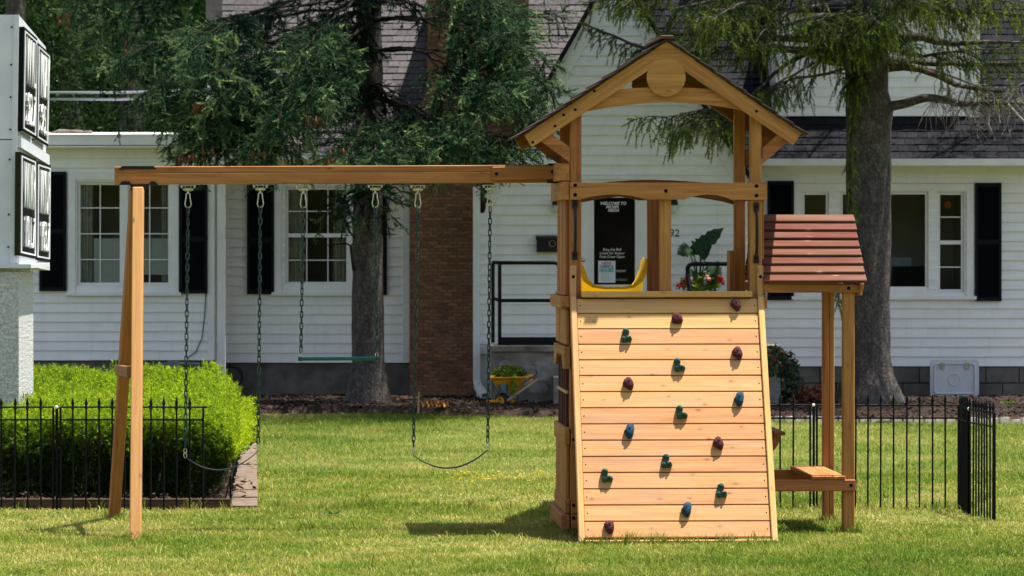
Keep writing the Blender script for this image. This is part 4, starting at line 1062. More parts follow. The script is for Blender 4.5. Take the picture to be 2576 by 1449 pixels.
# ------------------------------------------------------------------ right spruce
RD = 46.6; rx0 = XU(2184, RD)
rsp = thing('spruce_tree', 'tall spruce with grey trunk and sparse hanging twigs in front of the right windows', 'spruce tree', (rx0, RD, 0))
trunk_mesh(rx0, RD, [(-.05, .42, .03), (.12, .34, .02), (.45, .265, 0), (1.2, .235, .005), (2.6, .262, .0), (3.2, .25, .005), (3.42, .285, .02), (3.6, .245, -.005), (4.7, .235, -.02), (9, .13, 0), (15, .02, 0)], n=26, amp=.022, seed=8).build('trunk', M_BARK, rsp, smooth=70)
fr_ = Foliage()
def rb(v0, mids, tipuv, dt_, r0=.05, **kw):
    pts = [(rx0, RD, ZV(v0, RD))]
    for i, (u, v) in enumerate(mids): pts.append(P(u, v, RD + (dt_ - RD) * (i + 1) / (len(mids) + 1)))
    pts.append(P(*tipuv, dt_)); return bough(fr_, rsp, pts, r0, **kw)
for v0, mids, tip_, dt_, r0, kw in (
    (175, [(2080, 150), (1990, 130)], (1900, 122), 45.8, .06, dict(bare=.45, hang=.55, dens=.8, wide=.32)),
    (165, [(2040, 190), (1960, 215)], (1925, 235), 45.4, .022, dict(bare=.3, hang=.65, dens=1.0, wide=.4)),
    (60, [(2110, 45), (2050, 40)], (1960, 70), 45.2, .03, dict(bare=.3, hang=.5, dens=.8, wide=.4)),
    (20, [(2100, 40)], (2040, 55), 44.8, .03, dict(bare=.2, hang=.75, dens=1.5, wide=.4, tip=1.15)),
    (40, [(2180, 40)], (2215, 60), 44.6, .03, dict(bare=.2, hang=.8, dens=1.7, wide=.42, tip=1.15)),
    (30, [(2130, 60)], (2110, 90), 45.0, .03, dict(bare=.2, hang=.8, dens=1.5, wide=.42, tip=1.1)),
    (165, [(2300, 170), (2420, 215)], (2530, 230), 46.0, .07, dict(bare=.75, hang=.6, dens=.5, wide=.3)),
    (90, [(2300, 92), (2420, 110)], (2620, 105), 45.9, .075, dict(bare=.5, hang=.55, dens=.9, wide=.5)),
    (150, [(2330, 160), (2460, 162)], (2640, 155), 46.3, .06, dict(bare=.55, hang=.5, dens=.9, wide=.4)),
    (20, [(2300, 25), (2420, 30)], (2640, 40), 45.5, .075, dict(bare=.35, hang=.6, dens=1.2, wide=.5)),
    (-40, [(2330, -30)], (2560, 10), 45.0, .05, dict(bare=.3, hang=.7, dens=1.2, wide=.55)),
    (-60, [(2250, -30)], (2340, 10), 44.6, .04, dict(bare=.3, hang=.7, dens=1.2, wide=.5)),
    (110, [(2300, 140), (2400, 130)], (2560, 120), 45.2, .03, dict(bare=.45, hang=.6, dens=1.0, wide=.5)),
    (-80, [(2060, -60), (1900, -20)], (1700, 20), 45.0, .06, dict(bare=.3, hang=.6, dens=1.1, wide=.6)),
    (-100, [(2000, -70), (1800, -20)], (1480, 5), 45.4, .07, dict(bare=.35, hang=.6, dens=1.0, wide=.6)),
    (-30, [(2000, 20), (1880, 50)], (1760, 70), 45.2, .05, dict(bare=.45, hang=.55, dens=1.0, wide=.55)),
    (100, [(1950, 95), (1800, 90)], (1660, 80), 46.4, .05, dict(bare=.55, hang=.6, dens=.9, wide=.4)),
    (140, [(2010, 125), (1870, 115)], (1740, 130), 45.6, .045, dict(bare=.5, hang=.55, dens=1.0, wide=.45)),
    (-60, [(1900, 0)], (1800, 45), 44.4, .04, dict(bare=.5, hang=.6, dens=1.1, wide=.55)),
    (0, [(1980, 30)], (1900, 110), 44.8, .04, dict(bare=.5, hang=.6, dens=1.1, wide=.5)),
    (0, [(2190, 30)], (2195, 95), 44.9, .02, dict(bare=.2, hang=.8, dens=1.3, wide=.42, tip=1.1)), (60, [(2230, 70)], (2290, 125), 45.2, .02, dict(bare=.2, hang=.75, dens=1.2, wide=.4, tip=1.1)), (60, [(2130, 80)], (2070, 135), 45.2, .02, dict(bare=.2, hang=.75, dens=1.2, wide=.4, tip=1.1)),
    (185, [(2160, 185)], (2135, 200), 45.9, .02, dict(bare=.2, hang=.9, dens=1.6, wide=.3)),
    # long limb reaching left past the gable peak
    (-120, [(1900, -80), (1720, 10), (1640, 118)], (1475, 62), 46.2, .06, dict(bare=.62, hang=.75, dens=1.3, wide=.3)),
    # branch hanging behind the tower's upper opening
    (60, [(2000, 150), (1860, 262), (1760, 280)], (1600, 300), 45.0, .03, dict(bare=.55, hang=.75, dens=1.1, wide=.42)),
    (80, [(2010, 180), (1850, 275)], (1690, 330), 44.6, .018, dict(bare=.62, hang=.7, dens=1.0, wide=.4)),
    (80, [(2000, 190), (1880, 290)], (1790, 330), 44.8, .018, dict(bare=.6, hang=.7, dens=1.0, wide=.35)),
    (-90, [(1700, -60)], (1560, 20), 45.0, .04, dict(bare=.5, hang=.6, dens=1.1, wide=.5)),
): rb(v0, mids, tip_, dt_, r0=r0, mwood=M_BARK, **{**kw, 'dens': kw['dens'] * 1.45, 'wide': kw['wide'] * 1.15})
# strand of twigs hanging down the trunk
hp = P(2150, 178, RD - .45); c = [hp]
for k in range(60):
    hp = hp + Vector((random.gauss(-.002, .012), random.gauss(0, .01), -.045)); c.append(hp)
    for q in range(3):
        dd_ = (rv3() * .6 + UP * -.7).normalized(); fr_.add(hp, dd_, random.uniform(.05, .11), random.uniform(.35, 1)); fr_.add(hp + dd_ * .07, (dd_ - UP * .5).normalized(), .07, random.uniform(.4, 1))
s = MB(); s.tube(c[::4], [.012 * (1 - i / 18) + .003 for i in range(len(c[::4]))], 4); s.build('limb', M_TWIG, rsp)
# bare limb with dead twigs
s = MB(); dl = spline([(rx0 + .1, RD - .1, ZV(272, RD)), P(2270, 262, RD - .2), P(2340, 246, RD - .3), P(2420, 262, RD - .3), P(2480, 258, RD - .4), P(2580, 262, RD - .4)], 24)
s.tube(dl, [.062 - .0018 * i for i in range(24)], 8); s.build('limb', M_BARK, rsp, smooth=60)
s = MB()
for k in range(230):
    q = random.choice(dl[10:]); L_ = random.uniform(.15, .5); d0 = (rv3() + Vector((.35, 0, random.choice((-.9, -.4, .5))))).normalized(); m1 = q + d0 * L_ * .5; m2 = m1 + (d0 + rv3() * .7 + UP * -.5).normalized() * L_ * .5
    s.tube([q, m1, m2], [.006, .0045, .0025], 3, cap=False)
s.tube(spline([P(2330, 170, RD - .4), P(2400, 195, RD - .5), P(2470, 220, RD - .6), P(2530, 222, RD - .6)], 10), .012, 5)
s.tube(spline([P(2535, 262, RD - .5), P(2552, 282, RD - .5), P(2580, 310, RD - .5)], 8), .018, 5)
s.build('dead_twigs', mat_noise('dead_twig', (.16, .135, .12), (.30, .26, .23), 9, .95, .2), rsp, kind='stuff')
for k in range(84):
    z = 6.3 + 8.4 * (k / 84); R = 4.3 * (1 - (z - 6.0) / 9.6) + .3; a = k * 2.39996 + random.uniform(-.3, .3)
    e = Vector((rx0 + R * math.cos(a), RD + R * math.sin(a), z - .3 * R)); bough(fr_, rsp, [(rx0, RD, z), Vector((rx0, RD, z)).lerp(e, .5) + UP * .1 * R, e], .035, bare=.3, wide=.5, dens=.9, hang=.5, ss=.2)
shoots_mesh('foliage', fr_.P, fr_.D, fr_.L, fr_.T, M_SPRUCE2, rsp, K=12, nl=.026, nw=.0115)

# ------------------------------------------------------------------ broadleaf trees far behind on the left, wires
def broadleaf(label, u, d, h, r, n, tint):
    x = XU(u, d); o = thing('broadleaf_tree', label, 'tree', (x, d, 0))
    trunk_mesh(x, d, [(-.1, .35, 0), (1, .28, 0), (h * .8, .08, 0)], seed=int(u) % 50 + 60).build('trunk', M_BARK, o, smooth=70)
    parts = []
    for k in range(46):
        a = rv3(); c = (x + a.x * r * .8, d + a.y * r * .8, h * .55 + a.z * h * .42); rr = random.uniform(.5, 1.0) * r * .34
        sh = .45 + .25 * a.z
        parts.append(blob_leaves(c, (rr, rr, rr * .75), n // 46, .062, max(0, sh - .35 + tint), min(1, sh + .4 + tint)))
    leafy('crown', parts, M_DECID, o)
broadleaf('dark broadleaf tree behind the sign at the left edge', 40, 66, 11, 3.6, 34000, -.05)
broadleaf('broadleaf tree behind the flat roofed wing, right of the sign', 330, 70, 12, 4.0, 36000, .05)
broadleaf('shaded broadleaf tree glimpsed behind the left spruce boughs', 560, 74, 12, 4.2, 30000, -.05)
broadleaf('broadleaf tree farther back between the sign and spruce', 180, 80, 14, 5.0, 30000, -.1)
bw = [blob_leaves((random.uniform(-26, 6), random.uniform(92, 100), random.uniform(0, 15)), (2.4, 1.2, 2.0), 160, .45, 0, .4) for k in range(300)]
leafy('far_woods', bw, M_DECID)
for i, (va, vb, lab) in enumerate(((232, 224, 'upper of two grey service wires crossing behind the sign'), (249, 236, 'lower of two grey service wires crossing behind the sign'))):
    s = MB(); s.tube(spline([P(-400, va + 4, 60), P(127, va + 1, 54), P(330, va, 52), P(527, vb, 50.3)], 14), .016, 6); tag(s.build('service_wire', mat('grey_wire', (.20, .20, .23), .6)), lab, 'wire', 'service wires to the house')
s = MB(); s.tube([P(524, 275, 50.2), P(524, 215, 50.2)], .03, 8); s.box(XU(527, 50.2), XU(538, 50.2), 50.1, 50.3, ZV(258, 50.2), ZV(240, 50.2)); s.build('service_mast', M_TRIM, house)

sw_ = [blob_leaves((random.uniform(-55, 55), random.uniform(-52, -44), random.uniform(0, 13)), (4, 2, 3), 60, 1.3, 0, .35) for k in range(420)]  # unseen leaf masses added behind the camera to darken the window reflections
leafy('unseen_woods', sw_, M_DECID)

# ------------------------------------------------------------------ hedge, its bed, path
hd = thing('hedge', 'clipped lime green yew hedge behind the black fence at left', 'hedge', (XU(300, 31), 31, 0))
HX0, HX1, HY0, HY1 = -4.3, XU(598, 31), 29.95, 34.6
fh = Foliage()
def hx1(y): return XU(603, y)
def hedge_h(x, y): return .63 + .008 * math.sin(x * 2.1 + 1) + .03 * math.sin(y * 1.7) + .17 * (y - HY0) / (HY1 - HY0) - .24 * max(0, (x - (hx1(y) - .24)) / .24) ** 2
N = 0
for k in range(30000):
    r = random.random()
    if r < .50: y = random.uniform(HY0, HY1); x = random.uniform(HX0, hx1(y)); n_ = Vector((0, 0, 1)); z = hedge_h(x, y)
    elif r < .82: y = HY0; x = random.uniform(HX0, hx1(y)); z = random.uniform(.0, 1) ** .6 * hedge_h(x, y); n_ = Vector((0, -1, .25))
    else: y = random.uniform(HY0, HY1); x = hx1(y); z = random.uniform(0.02, 1) ** .8 * hedge_h(x, y); n_ = Vector((1, 0, .3))
    h = hedge_h(x, y); ed = .08 * math.sin(x * 9 + y * 4 + z * 7) + .08 * math.sin(x * 17 - z * 9 + y * 11)
    low = z < .30
    if low and random.random() < .45: continue
    if r >= .50: bul = -.22 * max(0, (z - .45)) + (.12 * (.35 - z) if low else 0); p = Vector((x, y, z)) + n_ * (-abs(bul) - random.uniform(-.06, .16) + ed * .5)
    else: p = Vector((x, y, z - random.random() ** 2 * .22 + ed * .35))
    tuck = max(0, (.46 - p.z) / .46)
    if x > hx1(y) - .4: p.x -= .30 * tuck
    if y < HY0 + .4: p.y += .12 * tuck
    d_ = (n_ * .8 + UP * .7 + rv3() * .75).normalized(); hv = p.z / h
    tn = (.72 + random.gauss(0, .16)) if r < .5 else (-.25 + 1.05 * hv ** 1.6 + random.gauss(0, .14) + (.25 if r > .82 else 0)) if not low else random.random() * .12  # overhead-sun shading put into the tint: top bright, low front dark
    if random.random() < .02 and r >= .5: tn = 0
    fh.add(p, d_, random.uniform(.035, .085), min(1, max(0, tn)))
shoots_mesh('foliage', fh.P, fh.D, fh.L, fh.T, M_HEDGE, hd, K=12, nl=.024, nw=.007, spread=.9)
s = MB()
for k in range(90):
    x, y = random.uniform(HX0, HX1 - .15), random.uniform(HY0 + .1, HY0 + 1.6)
    s.tube([(x, y, 0), (x + random.uniform(-.12, .12), y + random.uniform(-.1, .1), .3), (x + random.uniform(-.2, .2), y + random.uniform(-.12, .15), .46)], [.014, .009, .004], 4, cap=False)
s.build('stems', M_TWIG, hd, kind='stuff')
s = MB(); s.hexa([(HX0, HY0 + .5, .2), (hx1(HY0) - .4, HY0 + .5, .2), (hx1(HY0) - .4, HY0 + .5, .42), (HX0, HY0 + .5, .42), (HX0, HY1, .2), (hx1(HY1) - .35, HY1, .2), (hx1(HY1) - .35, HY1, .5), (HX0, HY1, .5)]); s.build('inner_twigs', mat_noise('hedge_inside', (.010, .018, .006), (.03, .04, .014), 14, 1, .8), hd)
hb_ = MB(); BEDH = [(-6, 29.55), (XU(580, 29.6), 29.55), (XU(640, 36), 36.5), (-6, 36.5)]
hb_.add([(x, y, .03) for x, y in BEDH], [(0, 1, 2, 3)]); hb_.build('hedge_bed', M_MULCH, kind='structure')
chips('leaf_litter', 900, BEDH, (-4.4, -1.9), (29.6, 31.5), .04, .024, mat_noise('leaf_litter', (.02, .014, .010), (.075, .05, .035), 8, .9, .2))
et = thing('edging_timber', 'dark timber board edging the hedge bed behind the fence', 'edging board', (XU(300, 29.5), 29.5, 0))
for a, b_ in ((-4.6, -3.2), (-3.195, XU(580, 29.5))): board('plank', (a, 29.53, .035), (b_, 29.53, .035), .09, .04, M_TIMBER, et)
path = thing('path', 'narrow slab path strip along the hedge corner', 'path', (XU(612, 30), 30, 0)); del path['category']; path['kind'] = 'structure'
y = 29.5; k = 0
while y < 38:
    L_ = random.uniform(.75, 1.0); xl = XU(581 + (y - 29.5) * 3.5, y); xr = XU(648 - (y - 29.5) * .4, y); y2 = y + L_ - .02; xl2 = XU(581 + (y2 - 29.5) * 3.5, y2); xr2 = XU(648 - (y2 - 29.5) * .4, y2)
    s = MB(); w = xr - xl; zt_ = .035 + random.uniform(-.006, .006)
    s.hexa([(xl, y, -.02), (xr, y, -.02), (xr, y, zt_), (xl, y, zt_), (xl2, y2, -.02), (xr2, y2, -.02), (xr2, y2, zt_), (xl2, y2, zt_)]); s.build('slab', M_PAVER, path); y += L_
chips('dry_leaves', 70, [(XU(590, 30), 29.6), (XU(648, 30), 29.6), (XU(648, 38), 38), (XU(600, 38), 38)], (-2.4, -1.7), (29.6, 37), .05, .028, mat_noise('dry_leaf', (.08, .05, .03), (.20, .14, .085), 8, .9, .2))

# ------------------------------------------------------------------ fences
_pk = {}
def picket(parent, x, y, h, r=.0066):
    if h not in _pk:
        s = MB(); s.tube([(0, 0, -.03), (0, 0, h - .085)], r, 6, cap=False); s.lathe([(r, h - .09), (r * 1.8, h - .085), (r * 1.8, h - .075), (r * 1.1, h - .068), (r * 1.9, h - .045), (.0015, h)], 8); _pk[h] = s.mesh('picket', M_IRON, 40)
    return put('picket', _pk[h], parent, Matrix.Translation((x, y, 0)) @ Matrix.Rotation(random.uniform(-.006, .006), 4, 'Y'))
def post(parent, x, y, h, r=.0075):
    s = MB(); s.tube([(x, y, -.05), (x, y, h)], r, 6); s.build('post', M_IRON, parent)
def rail(parent, a, b_, z, r=.0062):
    s = MB(); s.tube([(*a, z), (*b_, z)], r, 6); s.build('rail', M_IRON, parent)
FD = 29.42
f1 = thing('garden_fence', 'low black metal picket fence with spear tips in front of the hedge', 'fence', (XU(260, FD), FD, 0))
ztop, zmid = ZV(1024, FD), ZV(1056, FD)
for ua, ub, us_ in ((-60, 134, (-48, 4, 37, 70, 103)), (152, 511, (184, 216, 249, 281, 313, 346, 379, 412, 444, 477))):
    for z in (ztop, zmid): rail(f1, (XU(ua, FD), FD), (XU(ub, FD), FD), z)
    for u in (ua, ub): post(f1, XU(u, FD), FD, ztop)
    for u in us_: picket(f1, XU(u, FD), FD, round(ZV(999, FD), 3))
post(f1, XU(143, FD), FD, ztop + .01, .01)
s = MB(); s.tube([(XU(511, FD), FD, ztop), (XU(521, FD), FD, ztop)], .0075, 6); s.build('rail', M_IRON, f1)
s = MB(); s.ball((XU(143, FD), FD - .012, ztop), .012); s.build('joint_tie', M_WHITE, f1)
# side return of the left fence, running back beside the path
f3 = thing('garden_fence', 'black picket fence return along the path beside the hedge corner', 'fence', (XU(580, 29.6), 29.6, 0))
for k in range(10):
    y = 29.6 + k * 1.0; u = 580 + (k > 0) * (8 + k * 4.2)
    post(f3, XU(580 + 3.6 * k, y), y, .24 if k < 4 else .42, .008)
rail(f3, (XU(581, 29.6), 29.6), (XU(614, 38.6), 38.6), .22); 
for k in range(8):
    y = 37 + k * .25; picket(f3, XU(622 + k * 3.2, y), y, .5)
rail(f3, (XU(618, 37), 37), (XU(650, 39), 39), .42); rail(f3, (XU(618, 37), 37), (XU(650, 39), 39), .3)
FR = 29.55
f2 = thing('garden_fence', 'low black metal picket fence with spear tips enclosing the lawn behind the awning table', 'fence', (XU(2200, FR), FR, 0))
ztop, zmid = ZV(1019, FR), ZV(1052, FR); hp_ = round(ZV(991, FR), 3)
for ua, ub, us_ in ((1690, 2038, (1722, 1754, 1787, 1820, 1852, 1885, 1917, 1963, 1995, )), (2055, 2411, (2087, 2119, 2152, 2183, 2215, 2248, 2281, 2313, 2346, 2378))):
    for z in (ztop, zmid): rail(f2, (XU(ua, FR), FR), (XU(ub, FR), FR), z)
    for u in (ua, ub): post(f2, XU(u, FR), FR, ztop)
    for u in us_: 
        if u < 1900 and u not in (1722,): continue
        picket(f2, XU(u, FR), FR, hp_)
post(f2, XU(2047, FR), FR, ztop + .01, .009)
s = MB(); s.ball((XU(2046, FR), FR - .012, ztop), .012); s.build('joint_tie', M_WHITE, f2)
f4_ = thing('garden_fence', 'black picket fence return seen end on at the right of the lawn', 'fence', (XU(2450, 29), 29, 0))
qa, qb, qc = (XU(2413, 29.45), 29.45), (XU(2437, 28.9), 28.9), (XU(2502, 28.2), 28.2)
for a, b_, n_ in ((qa, qb, 9), (qb, qc, 9)):
    for z in (ztop, zmid): rail(f4_, a, b_, z)
    for q in (a, b_): post(f4_, q[0], q[1], ztop, .009)
    for k in range(n_):
        t = (k + .6) / (n_ + .2); picket(f4_, a[0] + (b_[0] - a[0]) * t, a[1] + (b_[1] - a[1]) * t, hp_)
s = MB(); s.ball((qb[0], qb[1] - .012, ztop), .012); s.build('joint_tie', M_WHITE, f4_)

# ------------------------------------------------------------------ the wooden playset
YAW = math.radians(3.0); cY, sY = math.cos(YAW), math.sin(YAW); OX, OY = XU(1434, 27), 27.0
TM = Matrix.Translation((OX, OY, 0)) @ Matrix.Rotation(YAW, 4, 'Z')
def tx(u, Y): k = (u - CU) / F; return (k * (OY + Y * cY) - OX + Y * sY) / (cY - k * sY)
def tz(v, X, Y): return HC - (v - HV) * (OY + X * sY + Y * cY) / F
def T(x, y, z): return TM @ Vector((x, y, z))
TX = (TM.to_3x3() @ Vector((1, 0, 0))); TY = (TM.to_3x3() @ Vector((0, 1, 0)))
def TPt(u, v, Y): X = tx(u, Y); return T(X, Y, tz(v, X, Y))
ps = thing('wooden_playset', 'cedar climbing tower with gabled roof, rock wall, slide, awning table and swing beam', 'playset', T(.6, .5, 0))
DP = 1.08; PW = .076
XR = tx(1888, 0)          # left face of the right post
WID = XR + PW
def tb_(name, x0, x1, y0, y1, z0, z1, m=M_CEDAR, parent=ps, axis='x', ch=.005, label=None):
    c0 = Vector(((x0 + x1) / 2, (y0 + y1) / 2, (z0 + z1) / 2)); ex = {'x': (x1 - x0) / 2, 'y': (y1 - y0) / 2, 'z': (z1 - z0) / 2}
    dims = {'x': x1 - x0, 'y': y1 - y0, 'z': z1 - z0}
    ax = {'x': Vector((1, 0, 0)), 'y': Vector((0, 1, 0)), 'z': UP}
    oth = {'x': ('z', 'y'), 'y': ('z', 'x'), 'z': ('x', 'y')}[axis]
    a = T(*(c0 - ax[axis] * ex[axis])); b_ = T(*(c0 + ax[axis] * ex[axis]))
    yh = TM.to_3x3() @ ax[oth[0]]
    return board(name, a, b_, dims[oth[0]], dims[oth[1]], m, parent, yh, ch, label)
z_deck = tz(740, .6, 0)
# corner posts
zr_l, zr_r = tz(290, 0, 0), tz(290, XR, 0)
for X in (0, XR):
    tb_('post', X, X + PW, 0, PW, -.05, tz(282, X, 0), axis='z')
    tb_('post', X, X + PW, DP - PW, DP, -.05, tz(290, X, DP) + .05, M_CEDAR, axis='z')
# centre posts between rails
xc = tx(1660, 0); tb_('post', xc, xc + PW, .0, .07, tz(738, xc, 0), tz(500, xc, 0), axis='z'); 
cpost = tb_('post', tx(1629, DP - .07), tx(1629, DP - .07) + .08, DP - .07, DP, tz(742, xc, DP), tz(496, xc, DP), M_CEDAR, axis='z')
def bolt(p, n=(0, -1, 0), r=.013, parent=ps):
    if 'b' not in _cb:
        s = MB(); s.lathe([(1.0, -.05), (1.0, .12), (.8, .3), (.45, .32), (.4, .05)], 10); _cb['b'] = s.mesh('bolt', M_BOLT, 40)
    n = Vector(n).normalized(); M = n.to_track_quat('Z', 'Y').to_matrix().to_4x4()
    put('bolt', _cb['b'], parent, Matrix.Translation(p) @ M @ Matrix.Diagonal((r, r, r * .8, 1)))
# arched valance boards front and back
def arch_board(name, u0, u1, v0, v1, Y0, Y1, arches, m=M_CEDAR, parent=ps):
    x0, x1 = tx(u0, Y0), tx(u1, Y0); zt0, zb0 = tz(v0, x0, Y0), tz(v1, x0, Y0)
    pts = [(x0, zt0), (x0, zb0)]
    for (ua, ub, rise) in arches:
        xa, xb = tx(ua, Y0), tx(ub, Y0)
        for k in range(11):
            t = k / 10; h = math.sin(math.pi * t) ** .8 * rise; pts.append((xa + (xb - xa) * t, zb0 + h))
    pts += [(x1, zb0), (x1, zt0)]
    cx, cz = (x0 + x1) / 2, (zt0 + zb0) / 2
    s = MB(); s.prism([(p[0] - cx, p[1] - cz) for p in pts], 0, Y1 - Y0)
    return s.build(name, m, parent, TM @ Matrix(((1, 0, 0, cx), (0, 0, 1, Y0), (0, 1, 0, cz), (0, 0, 0, 1))))
arch_board('valance', 1434, 1926, 459, 502, -.034, -.001, [(1462, 1625, .034), (1722, 1840, .034)])
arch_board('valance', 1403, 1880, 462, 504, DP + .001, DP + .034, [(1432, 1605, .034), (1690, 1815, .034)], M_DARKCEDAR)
for u, v in ((1447, 466), (1447, 490), (1675, 480), (1903, 468), (1903, 492)): bolt(TPt(u, v, -.034), -TY)
# gable roof: rafters, gusset, tie, disc, lapped roof boards
APX, EL, ER = (1677, 103), (1307, 347), (2027, 342)
YF = -.065
def rafter(e, Y, m, w=.125, t=.032):
    a = TPt(APX[0], APX[1], YF); b_ = TPt(e[0], e[1], YF); sh = TY * (Y - YF)
    d_ = (b_ - a).normalized(); n_ = d_.cross(TY); n_ = -n_ if n_.z > 0 else n_   # pointing down/in
    b_ = b_ - d_ * .035; a2, b2 = a + n_ * w / 2 + sh + TY * t / 2, b_ + n_ * w / 2 + sh + TY * t / 2
    return board('rafter', a2, b2, w, t, m, ps, n_)
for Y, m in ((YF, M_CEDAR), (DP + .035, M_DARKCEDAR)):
    for e in (EL, ER): rafter(e, Y, m, w=.098)
def poly_board(name, pts, Y, t, m, parent=ps, smooth=None):
    q = [TPt(u, v, Y) for u, v in pts]; c = sum(q, Vector()) / len(q); M = frame(c, TX, UP); Mi = M.inverted()
    loc = [Mi @ p for p in q]; s = MB(); s.prism([(p.x, p.y) for p in loc], -t, 0); return s.build(name, m, parent, M, smooth)
poly_board('gusset', [(1677, 105), (1606, 151), (1750, 151)], YF - .002, .03, M_CEDAR)
tie_pts = [(1462, 283)] + [(1462 + (1898 - 1462) * k / 12, 283 - 26 * math.sin(math.pi * k / 12)) for k in range(1, 12)] + [(1898, 287), (1880, 268), (1808, 226)] + [(1808 - (1808 - 1538) * k / 8, 226 - 7 * math.sin(math.pi * k / 8)) for k in range(1, 8)] + [(1540, 226), (1478, 268)]
poly_board('tie_beam', tie_pts, YF + .034, .03, M_CEDAR)
poly_board('tie_beam', [(u, v) for u, v in tie_pts], YF + .034, .03, M_DARKCEDAR).matrix_basis = (lambda o: Matrix.Translation(TY * (DP + .03)) @ o.matrix_basis)(ps.children[-1]) if False else ps.children[-1].matrix_basis
ZD = poly_board('disc', [(1676 + 49 * math.cos(a), 194 + 49 * math.sin(a)) for a in np.linspace(0, 6.283, 32, endpoint=False)], YF - .003, .03, M_CEDAR)
def shift_copy(o, dv, m=None):
    c = o.copy(); 
    if m: c.data = o.data.copy(); c.data.materials[0] = m
    C.objects.link(c); c.parent = o.parent; c.matrix_parent_inverse = o.matrix_parent_inverse; c.matrix_basis = Matrix.Translation(dv) @ o.matrix_basis; WM[c.name] = c.matrix_basis.copy(); return c
shift_copy(ZD, TY * (DP + .12), M_DARKCEDAR)
# roof boards: nine lapped shakes a side
for e, sg_ in ((EL, -1), (ER, 1)):
    a = TPt(APX[0], APX[1] - 2, YF); b_ = TPt(e[0], e[1] - 2, YF); d_ = (b_ - a).normalized(); n_ = d_.cross(TY); n_ = n_ if n_.z > 0 else -n_
    L_ = (b_ - a).length + .0; nb = 9; w = L_ / nb
    for k in range(nb):
        c0 = a + d_ * (w * k + w * .52) + n_ * .009
        tilt = Matrix.Rotation(.07 * (1), 4, TY) if sg_ > 0 else Matrix.Rotation(-.07, 4, TY)
        y0, y1 = c0 - TY * .03, c0 + TY * (DP + .125)
        wv = (d_ + n_ * .07).normalized() if False else (tilt.to_3x3() @ d_)
        board('roof_board', y0, y1, w * 1.14, .012, M_SHAKE, ps, d_ + n_ * .075, .002)
a = TPt(APX[0], APX[1] - 5, YF); board('ridge_cap', a - TY * .05 + UP * .012, a + TY * (DP + .13) + UP * .012, .085, .022, wood('ridge_cap', (.07, .03, .02), (.12, .05, .035)), ps, TX)
# purlin under each slope and knee braces
for Yb, m in ((0.004, M_CEDAR), (DP - .05, M_DARKCEDAR)):
    q1 = [(1356, 352), (1384, 334), (1433, 371), (1433, 409)]; q2 = [(1993, 346), (1966, 330), (1918, 372), (1918, 412)]
    for q in (q1, q2):
        o = poly_board('knee_brace', q, .0, .03, m)
        o.matrix_basis = Matrix.Translation(TY * (Yb - .03)) @ o.matrix_basis
zpl = tz(372, 0, 0)
# bolts on the rafters
for u, v in ((1447, 276), (1903, 280), (1418, 289), (1396, 317), (1495, 229), (1340, 358)): bolt(TPt(u, v, YF), -TY, .010)
# upper side beams on the left (ends seen) and side valance
tb_('side_beam', -.088, -.004, -.012, DP + .02, tz(455, 0, 0), tz(411, 0, 0), axis='y')
tb_('side_beam', -.060, -.004, -.020, DP + .03, tz(503, 0, 0), tz(457, 0, 0), axis='y')
for X0, X1 in ((-.034, -.002), (WID + .002, WID + .034)):
    if X0 > 0: tb_('side_beam', X0, X1, -.01, DP + .01, tz(503, WID, 0), tz(461, WID, 0), axis='y')
    tb_('deck_rail', X0 - (.03 if X0 < 0 else 0), X1, -.02, DP + .02, tz(776, X0, 0), tz(745, X0, 0), axis='y')
# railing slats each side
for X0, X1 in ((-.026, -.006), (WID + .006, WID + .026)):
    for k in range(6):
        y0 = .10 + k * (DP - .2) / 6; tb_('railing_slat', X0, X1, y0, y0 + .095, tz(745, X0, 0) + .003, tz(503, X0, 0) + .004, axis='z')
    tb_('railing_cap', X0 - .01, X1 + .01, .08, DP - .08, tz(744, X0, 0), tz(738, X0, 0), axis='y')
# left side wall below the deck
X0, X1 = -.028, -.004
for k in range(7):
    y0 = .01 + k * (DP - .02) / 7; w = (DP - .02) / 7 - .004
    tb_('wall_slat', X0, X1, y0, y0 + w, tz(868, 0, 0), tz(777, 0, 0), M_CEDAR, axis='z'); tb_('wall_slat', X0, X1, y0, y0 + w, tz(1262, 0, 0), tz(1117, 0, 0), M_CEDAR, axis='z')
s = MB(); yy = np.linspace(0, DP + .02, 21); za, zb = tz(884, 0, 0) + .03, tz(928, 0, 0) - .0
pts = [(-.02, za), (DP + .02, za), (DP + .02, zb - .0)] + [(DP - .14 - (DP - .28) * k / 14, zb + .085 * min(1, math.sin(math.pi * k / 14) * 1.6)) for k in range(15)] + [(-.02, zb)]
cy_, cz_ = DP / 2, (za + zb) / 2
s.prism([(p[0] - cy_, p[1] - cz_) for p in pts], 0, .036); s.build('window_valance', M_CEDAR, ps, TM @ Matrix(((0, 0, -1, -.003), (1, 0, 0, cy_), (0, 1, 0, cz_), (0, 0, 0, 1))))
tb_('window_rail', -.038, -.002, -.02, DP + .02, tz(1118, 0, 0), tz(1076, 0, 0), axis='y')
for k in range(5): tb_('window_bar', -.022, -.002, .12 + k * .18, .17 + k * .18, tz(1078, 0, 0), tz(890, 0, 0), M_BARDARK, axis='z')
tb_('window_muntin', -.026, -.004, .07, DP - .07, tz(992, 0, 0), tz(984, 0, 0), M_PALE, axis='y')
tb_('bottom_rail', -.036, -.002, -.018, DP + .02, tz(1292, 0, 0), tz(1256, 0, 0), axis='y'); tb_('bottom_rail', -.062, -.002, -.026, DP + .03, tz(1332, 0, 0), tz(1294, 0, 0), axis='y')
